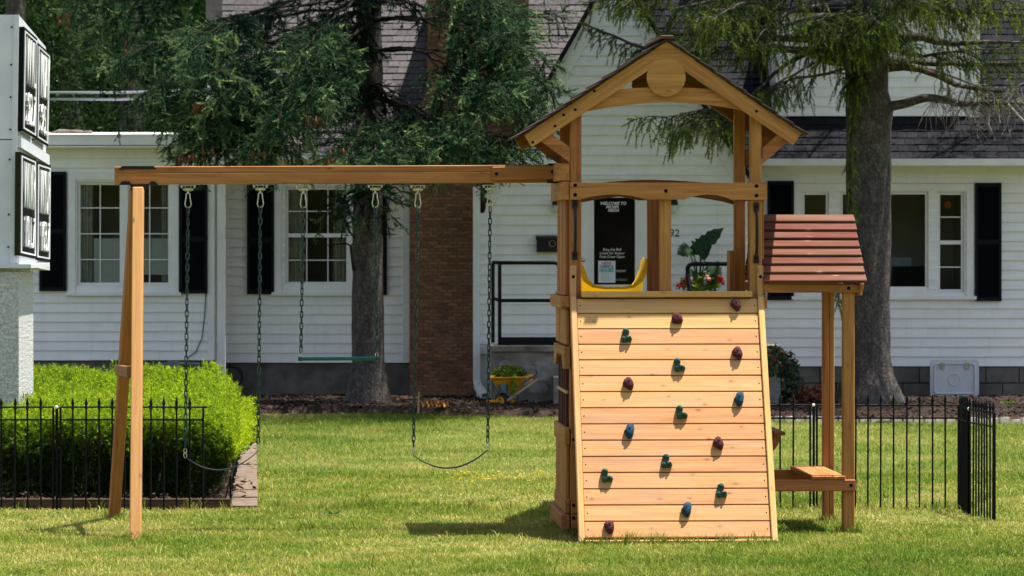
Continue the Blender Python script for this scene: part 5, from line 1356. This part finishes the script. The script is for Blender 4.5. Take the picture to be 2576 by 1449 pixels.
tb_('front_rail', 0.006, WID, -.032, -.002, tz(1292, 0, 0), tz(1257, 0, 0), axis='x'); tb_('front_rail', 0.006, WID, -.034, -.002, tz(1330, 0, 0), tz(1294, 0, 0), axis='x'); tb_('front_rail', .006, WID, -.032, -.002, tz(1122, 0, 0), tz(1090, 0, 0)); 
for v in (1271, 1303, 1106): bolt(TPt(1443, v, -.034), -TY, .012)
# back and right wall boards below the deck close the fort
for k in range(12):
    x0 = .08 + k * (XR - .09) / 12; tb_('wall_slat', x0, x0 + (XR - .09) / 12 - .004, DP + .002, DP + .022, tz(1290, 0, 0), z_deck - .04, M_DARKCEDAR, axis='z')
for k in range(7):
    y0 = .01 + k * (DP - .02) / 7; tb_('wall_slat', WID + .003, WID + .02, y0, y0 + (DP - .02) / 7 - .004, .12, tz(1100, 0, 0), M_CEDAR, axis='z')
# deck
for k in range(8):
    y0 = .01 + k * (DP - .02) / 8; tb_('deck_board', .0 + .078, XR - .002, y0, y0 + (DP - .02) / 8 - .006, z_deck - .03, z_deck, M_CEDAR)
tb_('sill', tx(1463, -.09), tx(1893, -.09), -.09, .02, tz(748, .3, -.09), tz(733, .3, -.09), M_PALE)
board_b = tb_('panel_edge', tx(1834, DP - .25), tx(1845, DP - .25), DP - .30, DP - .1, z_deck, tz(630, XR, DP - .25), axis='z')
# handles
for u, va, vb in ((1446, 514, 643), (1902, 521, 652)):
    s = MB(); p0, p1 = TPt(u, va, -.004), TPt(u, vb, -.004); f_ = -TY
    s.tube([p0 + f_ * .012 + UP * -.015, p0 + f_ * .045 + UP * -.07, p0 + f_ * .055 + UP * -.11, p1 + f_ * .055 + UP * .11, p1 + f_ * .045 + UP * .07, p1 + f_ * .012 + UP * .015], [.012, .010, .011, .011, .010, .012], 8)
    for q in (p0, p1): s.prism([(-.018, -.028), (.018, -.028), (.018, .022), (.01, .03), (-.01, .03), (-.018, .022)], 0, .01, frame(q + f_ * .001, TX, UP))
    s.build('handle', M_BRONZE, ps, smooth=50)
    for q in (p0, p1): bolt(q + f_ * .012, -TY, .007)

# climbing wall
WT = (tx(1450, -.055), -.055, tz(750, .05, -.055)); WBY = -.86
zB = .035
def wall_pt(u, v, off=0.0):
    """Point of the sloping wall's face seen at (u, v), by intersecting the sight line with the wall's plane."""
    a = T(0, WT[1], WT[2]); b_ = T(0, WBY, zB); n_ = TX.cross(b_ - a).normalized(); n_ = n_ if n_.y < 0 else -n_
    o = Vector((0, 0, HC)); r = Vector(((u - CU) / F, 1, -(v - HV) / F)); t = (a + n_ * off - o).dot(n_) / r.dot(n_)
    return o + r * t, n_
cw = put('climbing_wall', None, ps, TM @ Matrix.Translation((.6, -.4, 0)))
rows = [750, 788, 827, 866, 905, 944.5, 985, 1025.5, 1066, 1107, 1148, 1188.5, 1229, 1270, 1311, 1352]
_, WN = wall_pt(1600, 1000); WD = WN.cross(TX).normalized(); WD = WD if WD.z > 0 else -WD
XLi, XRi = tx(1450, -.05), tx(1905, -.05)
TMi = TM.inverted()
def at_X(p, X): q = TMi @ p; return TM @ Vector((X, q.y, q.z))
for i in range(15):
    mu = 1680; a, _ = wall_pt(mu, rows[i]); b_, _ = wall_pt(mu, rows[i + 1]); c = (a + b_) / 2; h = (a - b_).length - .0075
    board('plank', at_X(c, XLi + .001) - WN * .011, at_X(c, XRi - .001) - WN * .011, h, .022, M_PALE, cw, WD, .003)
    for X in (XLi + .022, XRi - .022):
        s_ = at_X(c, X); bolt(s_ + WN * .0005, WN, .0045, cw)
top_, _ = wall_pt(1680, 748); bot_, _ = wall_pt(1680, 1358)
# backing boards hide the daylight between planks
tb_l = [(XLi - .04, XLi - .001), (XRi + .001, XRi + .041)]
for (x0, x1), tu in zip(tb_l, (1447, 1901)):
    xm = (x0 + x1) / 2; up_end = T(xm, -.02, tz(668, xm, -.02)); kn = at_X(top_, xm) ; lo = at_X(bot_, xm) - WD * .0
    lo.z = max(lo.z, .0)
    board('stringer', kn + WD * .0 - WN * .02, lo - WN * .02 - WD * .02, x1 - x0, .075, M_PALE, cw, TX, .005)
    board('stringer', T(xm, -.03, tz(668, xm, -.03)), T(xm, -.03, tz(768, xm, -.03)), x1 - x0, .05, M_PALE, cw, TX, .005)
    bolt(T(xm, -.056, tz(696, xm, -.05)), -TY, .011, cw)
b0, _ = wall_pt(1480, 1355); tb_('ground_board', XLi - .03, XRi + .03, WBY - .02, WBY + .015, -.02, .032, M_PALE, cw)
for X in (XLi + .25, (XLi + XRi) / 2, XRi - .25): board('batten', at_X(top_, X) - WN * .045, at_X(bot_, X) - WN * .045, .07, .038, M_PALE, cw, TX)
# climbing holds
OUT = {'blue': [(.35, -1), (.95, -.85), (1, -.2), (.8, .5), (.2, 1), (-.3, .95), (-.75, .3), (-1, .05), (-.6, -.35), (-.4, -.8)],
       'maroon': [(-.2, -1), (.4, -.95), (.8, -.4), (1, .2), (.8, .85), (.3, 1), (-.4, .6), (-.9, .3), (-1, 0), (-.7, -.6)]}
def hold(kind, u, v, rot=0, var=0):
    p, n_ = wall_pt(u, v); M = frame(p, TX, WD); s = MB(); sc = 27 / F
    if kind in OUT:
        w, h = (12.5, 19) if kind == 'blue' else (13.5, 16.5); poly = OUT[kind]; ca, sa = math.cos(rot), math.sin(rot)
        q = [((x * ca - y * sa) * w * sc, -(x * sa + y * ca) * h * sc) for x, y in poly]; m = len(q)
        for z, f in ((-.001, 1.0), (.018, 1.04), (.034, .9), (.044, .62), (.047, .3)): s.v += [(x * f, y * f, z * (1 + random.uniform(-.05, .05))) for x, y in q]
        s.f = [(i * m + k, i * m + (k + 1) % m, (i + 1) * m + (k + 1) % m, (i + 1) * m + k) for i in range(4) for k in range(m)] + [tuple(4 * m + k for k in range(m))]
    else:
        for (x, y, r, zz) in ((-1, -9.5, 9.2, .045), (-2, 0, 6.5, .03), (-6, 9.5, 8, .032), (7.5, 9, 7, .03), (0, 7, 7, .034)): 
            if var: x, y = x + (3 if y > 5 else -2), y * .92
            s.ball((x * sc, -y * sc, .012), (r * sc, r * sc, zz), 10, 8)
    o = s.build('climbing_hold', M_HOLDS[kind], cw, M, smooth=60, label=kind.replace('maroon', 'dark maroon') + ' moulded rock climbing hold')
    hz_ = .047 if kind in OUT else .044
    s = MB()
    for (x, y, r) in (((0, -1, 4), (-2, 9, 2.6)) if kind in OUT else ((-1, 4, 3.6), (8, 9, 2.8))): s.lathe([(r * sc, hz_ - .012), (r * sc, hz_ + .001)], 10, Matrix.Translation((x * sc, -y * sc, 0)))
    q = s.build('bolt', M_BOLT, cw, M)
for a in (('maroon', 1850, 768, .2), ('maroon', 1702, 804, -.5), ('green', 1575, 847), ('maroon', 1854, 890, .1), ('green', 1706, 921, 0, 1), ('maroon', 1580, 967), ('blue', 1858, 1006), ('green', 1712, 1040, 0, 1), ('blue', 1582, 1087), ('maroon', 1806, 1117), ('green', 1676, 1163), ('green', 1524, 1199, 0, 1), ('green', 1814, 1237), ('blue', 1726, 1284), ('maroon', 1532, 1327, .5)): hold(*a)

# slide at the back
Ys = DP + .02
prof = [(1458, 652), (1468, 668), (1478, 700), (1492, 716), (1520, 721), (1570, 721), (1592, 716), (1604, 700), (1616, 672), (1622, 648)]
lp = [(tx(u, Ys), tz(v, tx(u, Ys), Ys)) for u, v in prof]; xm = sum(p[0] for p in lp) / len(lp); zb = min(p[1] for p in lp)
s = MB(); path_ = [(-.06, .0, .92), (.0, 0, 1.0), (.12, -.005, 1.05), (.3, -.03, 1.06), (.48, -.13, .95), (.75, -.38, .66), (1.2, -.80, .58), (1.7, -1.2, .55), (2.0, -1.34, .5), (2.3, -1.36, .45)]
n_ = len(lp)
for (dy, dz, hs) in path_:
    for (x, z) in lp: s.v.append(tuple(T(x, Ys + dy, zb + dz + (z - zb) * hs)))
    for (x, z) in reversed(lp): s.v.append(tuple(T(x + (.03 if x > xm else -.03) * min(1, (z - zb) / .05), Ys + dy, zb + dz + (z - zb) * hs - .018)))
m_ = 2 * n_
s.f = [(i * m_ + k, i * m_ + (k + 1) % m_, (i + 1) * m_ + (k + 1) % m_, (i + 1) * m_ + k) for i in range(len(path_) - 1) for k in range(m_)] + [tuple(range(m_ - 1, -1, -1)), tuple((len(path_) - 1) * m_ + k for k in range(m_))]
s.build('slide', M_YELLOW, ps, smooth=50)

# awning and picnic table on the right
Yf, Yr = -.02, DP * .5
aw = put('awning', None, ps, TM @ Matrix.Translation((WID + .4, Yr, 1.5)))
xa0 = WID + .004; N_ = 8
zr = tz(538, 2151 * 0 + 1.9, Yr); 
def awn(u, v, Y): X = tx(u, Y); return X, Y, tz(v, X, Y)
Yn = -.10
topR = awn(2151, 541, Yr); lowR = awn(2176, 712, Yn)
xr_ = (topR[0] + lowR[0]) / 2; zt2, zl2 = topR[2], lowR[2]
for sgn in (1, -1):
    for k in range(N_):
        t0, t1 = k / N_, (k + 1) / N_
        ya, yb = Yr + (Yn - Yr) * t0 * sgn, Yr + (Yn - Yr) * t1 * sgn; za_, zb_ = zt2 + (zl2 - zt2) * t0, zt2 + (zl2 - zt2) * t1
        slope = Vector((0, yb - ya, zb_ - za_)); c = Vector((0, (ya + yb) / 2, (za_ + zb_) / 2)); nn = Vector((0, -sgn * abs(slope.z), abs(slope.y))).normalized()
        c += nn * .004
        wv = TM.to_3x3() @ (slope.normalized() + nn * .20)
        board('roof_board', T(xa0, c.y, c.z), T(xr_ + random.uniform(-.004, .004), c.y, c.z), slope.length * 1.06, .018, M_REDWOOD, aw, wv, .003)
    # gable rafter
    board('rafter', T(xr_ - .03, Yr, zt2 - .05), T(xr_ - .03, Yr + (Yn - Yr) * sgn, zl2 - .03), .06, .025, M_CEDAR, aw)
zl3 = zl2 - .008
fb0 = tz(736, xr_, Yf); ft0 = tz(716, xr_, Yf)
for Y in (Yf - .03, 2 * Yr - Yf + .01): tb_('awning_beam', xa0, xr_ - .045, Y, Y + .03, fb0, ft0 + .006, M_CEDAR, aw)
tb_('awning_beam', xr_ - .044, xr_ - .018, Yf + .0, 2 * Yr - Yf, fb0 - .02, ft0 - .012, M_CEDAR, aw, axis='y')
bolt(TPt(2135, 725, Yf - .03), -TY, .012, aw)
xp = tx(2121, Yf)
tb_('post', xp, xp + .078, Yf + .002, Yf + .08, -.05, fb0 + .03, M_CEDAR, aw, axis='z'); 
Yb_ = 2 * Yr - Yf - .08
tb_('post', xp, xp + .040, Yb_, Yb_ + .078, -.05, fb0 + .03, M_CEDAR, aw, axis='z'); tb_('post', xp + .042, xp + .080, Yb_ + .004, Yb_ + .074, -.05, fb0 + .03, M_CEDAR, aw, axis='z')
# bench rails and seat
zb0, zb1 = tz(1235, xp, Yf), tz(1206, xp, Yf)
for Y in (Yf - .032, Yb_ + .08): tb_('bench_rail', xa0, xp + .08, Y, Y + .03, zb0, zb1, M_CEDAR, aw)
bolt(TPt(2141, 1221, Yf - .032), -TY, .012, aw)
xs0, xs1 = tx(2046, Yf), tx(2125, Yf)
for x0, x1 in ((xs0 - .02, (xs0 + xs1) / 2 + .018), ((xs0 + xs1) / 2 + .022, xs1 + .0)): tb_('bench_seat', x0, x1, Yf - .04, Yb_ + .09, zb1 + .001, zb1 + .026, M_CEDAR, aw, axis='y')
# counter on the tower side
zc0, zc1 = tz(1096, WID, Yf + .1), tz(1088, WID, Yf + .1)
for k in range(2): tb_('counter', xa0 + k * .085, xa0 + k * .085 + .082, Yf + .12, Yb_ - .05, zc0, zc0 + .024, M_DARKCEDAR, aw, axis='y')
for Y in (Yf + .16, Yb_ - .14):
    s = MB(); s.prism([(0, 0), (.125, 0), (.135, -.03), (.12, -.065), (0, -.24)], 0, .032); s.build('bracket', M_CEDAR, aw, TM @ Matrix(((1, 0, 0, xa0), (0, 0, 1, Y), (0, 1, 0, zc0), (0, 0, 0, 1))))

# swing beam and A-frame
Yb0 = .48
def bp(u, v): return TPt(u, v, Yb0)
sb_ = put('swing_beam', None, ps, TM @ Matrix.Translation((-1.5, Yb0, 2.3)))
zoff = TY * .045
a0, a1 = TPt(288, 433.5, Yb0 - .045), TPt(1428, 429.0, Yb0 - .045); b0, b1 = TPt(288, 450.5, Yb0 - .045), TPt(1428, 446.5, Yb0 - .045)
# two laminated boards: the upper third stands slightly back
h1 = 17 * 27.4 / F; h2 = 29 * 27.4 / F
u0, u1 = TPt(288, 427.5, Yb0 - .0445), TPt(1425, 423, Yb0 - .0445); board('beam_board', u0 + zoff, u1 + zoff, h1 - .001, .089, M_CEDAR, sb_)
u0, u1 = TPt(288, 450, Yb0 - .045), TPt(1425, 445.5, Yb0 - .045); board('beam_board', u0 + zoff, u1 + zoff, h2 - .002, .09, M_CEDAR, sb_)
u0, u1 = TPt(1239, 437, Yb0 - .085), TPt(1399, 433.5, Yb0 - .085); board('beam_cleat', u0 + TY * .018, u1 + TY * .018, .092, .036, M_CEDAR, sb_, label='short cleat board bolted over the beam end')
for u, v in ((1249, 437), (1390, 432)): bolt(TPt(u, v, Yb0 - .086), -TY, .012, sb_)
s = MB()
for (ua, ub, va, vb) in ((299, 394, 417.5, 425.5), (299, 333, 456, 465.5), (372, 398, 456, 465.5)):
    s.hexa([TPt(ua, vb, Yb0 - .052), TPt(ub, vb, Yb0 - .052), TPt(ub - 8, va, Yb0 - .052), TPt(ua + 8, va, Yb0 - .052), TPt(ua, vb, Yb0 + .06), TPt(ub, vb, Yb0 + .06), TPt(ub - 8, va, Yb0 + .06), TPt(ua + 8, va, Yb0 + .06)])
s.hexa([TPt(331, 480, Yb0 - .06), TPt(368, 480, Yb0 - .06), TPt(374, 463, Yb0 - .06), TPt(326, 463, Yb0 - .06), TPt(331, 480, Yb0 + .07), TPt(368, 480, Yb0 + .07), TPt(374, 463, Yb0 + .07), TPt(326, 463, Yb0 + .07)])
s.build('beam_bracket', M_BRONZE, sb_)
s = MB()
for (ua, ub, va, vb) in ((1378, 1402, 411, 415), (1376, 1400, 455, 461)):
    s.hexa([TPt(ua, vb, Yb0 - .07), TPt(ub, vb, Yb0 - .07), TPt(ub, va, Yb0 - .07), TPt(ua, va, Yb0 - .07), TPt(ua, vb, Yb0 + .06), TPt(ub, vb, Yb0 + .06), TPt(ub, va, Yb0 + .06), TPt(ua, va, Yb0 + .06)])
s.build('beam_bracket', M_BRONZE, sb_)
fa, fb_ = P(348, 474, 27.22), P(341, 1366, 26.46); fb_.z = -.03
board('swing_leg', fa, fb_, .074, .074, wood('cedar_leg', (.43, .20, .07), (.58, .30, .12), var=.05), ps, Vector((1, 0, 0)), .006)
ra, rb_ = P(342, 476, 27.38), P(286, 1306, 28.6); rb_.z = -.03
board('swing_leg', ra, rb_, .076, .07, M_CEDAR, ps, Vector((1, .3, 0)), .006)
board('cross_brace', P(326, 936, 26.86) , P(296, 931, 28.1), .075, .036, M_DARKCEDAR, ps)

# ------------------------------------------------------------------ swings
def link_mesh():
    pts = []; a, r = .0135, .0092
    for k in range(6): w = math.pi * k / 5; pts.append((r * math.cos(w), 0, a + r * math.sin(w)))
    for k in range(6): w = math.pi + math.pi * k / 5; pts.append((r * math.cos(w), 0, -a + r * math.sin(w)))
    s = MB(); s.tube(pts, .0043, 5, closed=True); return s.mesh('link', M_CHAIN, 70)
LINK = link_mesh()
def oval(w, h, n=14): return [(w * math.cos(a), 0, h * math.sin(a)) for a in np.linspace(0, 6.283, n, endpoint=False)]
s = MB()
s.box(-.053, .053, -.03, .03, -.005, 0)
for x in (-.021, .017): s.box(x, x + .005, -.012, .012, -.042, -.005)
s.tube([(-.034, 0, -.028), (.034, 0, -.028)], .008, 8); s.lathe([(.011, -.012), (.014, 0), (.011, .012)], 10, Matrix.Translation((0, 0, -.028)) @ Matrix.Rotation(math.pi / 2, 4, 'Y'))
s.tube([(0, 0, -.03), (0, 0, -.06)], .006, 6)
for x in (-.042, .042): s.lathe([(.006, -.02), (.006, -.005)], 6, Matrix.Translation((x, 0, 0)))
HANG = s.mesh('hanger', M_STEEL, 40)
s = MB(); s.tube([(.0, 0, 0), (.012, 0, -.004), (.013, 0, -.03), (.021, 0, -.075), (.016, 0, -.094), (0, 0, -.1), (-.016, 0, -.094), (-.021, 0, -.075), (-.013, 0, -.03), (-.012, 0, -.004)], .0038, 6, closed=True); CARA = s.mesh('snap_hook', M_STEEL, 60)
def rope(sw, top, bot):
    """Hanger, snap hook and a chain of alternating links from the beam to the seat."""
    R = Matrix.Rotation(YAW, 4, 'Z')
    put('hanger', HANG, sw, Matrix.Translation(top) @ R); put('snap_hook', CARA, sw, Matrix.Translation(top - UP * .052) @ R)
    a = top - UP * .15; L = (bot - a).length; n = int(round(L / .0385)); ch_ = put('chain', None, sw, Matrix.Translation(a))
    for k in range(n):
        p = a.lerp(bot, (k + .5) / n); tw = math.radians(90 * (k % 2) + random.uniform(-16, 16) + 20)
        put('link', LINK, ch_, Matrix.Translation(p) @ (bot - a).normalized().to_track_quat('-Z', 'X').to_matrix().to_4x4() @ Matrix.Rotation(tw, 4, 'Z') if False else Matrix.Translation(p) @ R @ Matrix.Rotation(tw, 4, 'Z') @ Matrix.Diagonal((1, 1, 1.05 * L / n / .0385, 1)))
def swing(name, label, ul, ur, bl_, br_, sag, kind='belt'):
    t0, t1 = bp(ul, 466), bp(ur, 465); e0, e1 = bp(*bl_), bp(*br_)
    sw = thing(name, label, 'swing', (t0 + t1) / 2)
    rope(sw, t0, e0); rope(sw, t1, e1)
    if kind == 'belt':
        for p in (e0, e1):
            s = MB()
            for q in (0, 1):
                c = p + UP * (-.018 - .028 * q); s.tube([c + Vector((x * (1 if q else -1), .004 * q, z)) for x, _, z in oval(.010, .018, 10)], .0028, 5, closed=True)
            s.build('s_hook', M_STEEL, sw)
        q0, q1 = e0 - UP * .055, e1 - UP * .05; n = 20; wv = TY * .05; mb = MB(); lo = bp(*sag).z
        for k in range(n + 1):
            t = k / n; p = q0.lerp(q1, t); p.z = p.z - (min(q0.z, q1.z) - lo) * (1 - (2 * t - 1) ** 2) * 1.0 if True else p.z
            wq = wv * (1 - .75 * abs(2 * t - 1) ** 6)
            for dy, dz in ((-1, 0), (1, 0), (1, -.005), (-1, -.005)): mb.v.append(tuple(p + wq * dy + UP * dz))
        mb.f = [(k * 4 + j, k * 4 + (j + 1) % 4, (k + 1) * 4 + (j + 1) % 4, (k + 1) * 4 + j) for k in range(n) for j in range(4)] + [(3, 2, 1, 0), tuple(n * 4 + j for j in range(4))]
        mb.build('seat', M_BELT, sw, smooth=30)
    else:
        for p in (e0, e1): s = MB(); s.tube([p + Vector((x, 0, z - .02)) for x, _, z in oval(.009, .02, 10)], .003, 5, closed=True); s.build('eye_hook', M_STEEL, sw)
        a, b_ = bp(752, 903), bp(952, 901.5); s = MB(); s.tube([a, b_], .0125, 12); s.build('bar', M_GREENBAR, sw, smooth=40)
        for p, q in ((a, b_), (b_, a)):
            dv = (q - p).normalized(); s = MB(); s.tube([p - dv * .006, p + dv * .022], .0145, 12); s.build('end_cap', mat('cap_green', (.01, .07, .065), .4) if 'cap_green' not in bpy.data.materials else bpy.data.materials['cap_green'], sw, smooth=40)
    return sw
swing('belt_swing', 'sling belt swing on green chains next to the A-frame leg', 473, 655, (466, 1128), (650, 1114), (556, 1189))
swing('trapeze_swing', 'trapeze swing with straight green bar between the two belt swings', 763, 944, (757, 886), (948, 886), None, 'bar')
swing('belt_swing', 'sling belt swing on green chains nearest the climbing tower', 1051, 1233, (1040, 1124), (1227, 1112), (1130, 1183))

# ------------------------------------------------------------------ lawn blades and small plants in the lawn
def patches(x, y):
    r_ = np.random.default_rng(5); o = np.zeros_like(x)
    for f, a in ((.55, 1.0), (1.1, .8), (2.3, .6), (4.7, .5), (9, .35)):
        for _ in range(3):
            w = r_.uniform(0, 6.28); o += a * np.sin((x * math.cos(w) + y * .55 * math.sin(w)) * f * r_.uniform(.8, 1.3) * 1.6 + r_.uniform(0, 6.28)) / 3
    return np.clip(o * .9, -1, 1)
def blades():
    vs, ts, tn = [], [], []; off = 0
    def region(n, y0, y1, h, w, bent, x0=0, x1=.1335):
        nonlocal off
        y = np.sqrt(rng.uniform(y0 ** 2, y1 ** 2, n)); x = rng.uniform(x0, x1, n) * np.where(rng.random(n) < .5, -1, 1) * y
        k = ~in_poly(x, y, BED) & ~in_poly(x, y, [(-6, 29.56), (XU(648, 29.5), 29.5), (XU(645, 38.5), 38.5), (XU(612, 38.5), 38.5), (XU(612, 36.4), 36.4), (-6, 36.4)]) 
        xt = TMi.to_3x3() @ Vector((0, 0, 0))
        dx, dy = x - OX, y - OY; tX = dx * cY + dy * sY; tYv = -dx * sY + dy * cY
        k &= ~((tX > -.02) & (tX < WID + .02) & (tYv > WBY + .05) & (tYv < DP))
        x, y = x[k], y[k]; n = len(x)
        a = rng.uniform(0, 6.283, n); pn = patches(x, y); H = h * rng.uniform(.45, 1.2, n) * (1 - .35 * pn) * (1 + 1.1 * (rng.random(n) < .015)); ln = rng.uniform(.2, 1.5, n) * H; b_ = rng.uniform(0, 6.283, n)
        W_ = w * rng.uniform(.7, 1.3, n)
        cx = np.stack([np.cos(a), np.sin(a), np.zeros(n)], 1) * W_[:, None] / 2; lean = np.stack([np.cos(b_), np.sin(b_), np.zeros(n)], 1) * ln[:, None]
        p = np.stack([x, y, np.full(n, -.004)], 1); z = np.zeros((n, 3)); z[:, 2] = H
        m = p + lean * .35 + z * .6; tip = p + lean + z * (1 - .25 * (ln / H)[:, None])
        v = np.stack([p - cx, p + cx, m + cx * .8, m - cx * .8, tip], 1).reshape(-1, 3); i = np.arange(n)[:, None] * 5 + off
        if bent: t = np.concatenate([i + [[0, 1, 2]], i + [[0, 2, 3]], i + [[3, 2, 4]]])
        else: t = i + [[0, 1, 4]]
        vs.append(v); ts.append(t); off += len(v)
        tn.append(np.repeat(np.clip(rng.beta(2, 2.6, n) * .8 + pn * .30 + .10 + (rng.random(n) < .12) * .35, 0, 1), 5))
    def tuft(cx_, cy_, sx_, sy_, n, h):
        nonlocal off
        x = cx_ + rng.uniform(-sx_, sx_, n); y = cy_ + rng.uniform(-sy_, sy_, n); H = h * rng.uniform(.4, 1.2, n); b_ = rng.uniform(0, 6.283, n); ln = rng.uniform(.1, .7, n) * H; a = rng.uniform(0, 6.283, n)
        cx = np.stack([np.cos(a), np.sin(a), np.zeros(n)], 1) * .003; lean = np.stack([np.cos(b_), np.sin(b_), np.zeros(n)], 1) * ln[:, None]
        p = np.stack([x, y, np.full(n, -.004)], 1); z = np.zeros((n, 3)); z[:, 2] = H; m = p + lean * .35 + z * .6; tip = p + lean + z
        v = np.stack([p - cx, p + cx, m + cx * .8, m - cx * .8, tip], 1).reshape(-1, 3); i = np.arange(n)[:, None] * 5 + off
        vs.append(v); ts.append(np.concatenate([i + [[0, 1, 2]], i + [[0, 2, 3]], i + [[3, 2, 4]]])); off += len(v); tn.append(np.repeat(np.clip(rng.beta(2, 3, n), 0, 1), 5))
    for k in range(14):
        q = T(XLi - .03 + (XRi - XLi + .06) * (k + .5) / 14, WBY - .05, 0); tuft(q.x, q.y, .05, .035, random.randint(20, 70), random.uniform(.05, .11))
    for q in (P(341, 1362, 26.46), P(286, 1303, 28.65), T(xp + .04, Yf, 0), T(xp + .04, Yb_, 0), T(-.05, -.05, 0), T(-.06, DP * .5, 0)): tuft(q.x, q.y, .08, .06, 110, .075)
    for k in range(40):
        y_ = random.uniform(24.2, 33); x_ = random.uniform(-.125, .125) * y_
        if not (-6 < x_ < -1.7 and y_ > 29.3): tuft(x_, y_, .05, .05, 26, random.uniform(.05, .08))
    for k in range(60): tuft(random.uniform(-4.2, 4.2), 29.46 if random.random() < .6 else 29.6, .05, .03, 16, .09) if not (-1.7 < 0 and False) else None
    region(190000, 23.4, 28.5, .042, .0050, True); region(150000, 28.5, 34, .042, .0058, True); region(170000, 34, 46, .044, .008, False); region(60000, 23, 29, .042, .007, False, .1335, .22); region(70000, 29, 46, .044, .009, False, .1335, .22)
    me = big_mesh('lawn', np.concatenate(vs), np.concatenate(ts), M_GRASS, {'tint': np.concatenate(tn)})
    put('lawn_grass', me, None, None, None, 'stuff')
blades()
wp = P(836, 1300, 28.7)
wdv = thing('weed', 'broad leafed yellow green weed lying in the lawn below the trapeze', 'weed', (wp.x, 28.7, 0))
for k in range(7):
    a = k * .9; s = MB(); r = .11; d_ = Vector((math.cos(a), math.sin(a) * .8, .25)); c = Vector((wp.x, 28.7, .02)); sd = Vector((-math.sin(a), math.cos(a), 0)) * .018
    s.v = [tuple(c), tuple(c + d_ * r * .4 + sd), tuple(c + d_ * r + UP * .01), tuple(c + d_ * r * .4 - sd)]; s.f = [(0, 1, 2, 3)]
    s.build('leaf', M_BRIGHT, wdv)
yl = []
for k in range(60):
    u = random.uniform(1120, 1400); d = random.uniform(32.3, 33.6)
    yl.append(blob_leaves((XU(u, d), d, .045), (.02, .02, .012), 4, .013, .85, 1))
leafy('clover_flowers', yl, leaf_mat('clover_yellow', [(0, (.4, .36, .03)), (1, (.55, .46, .04))]))
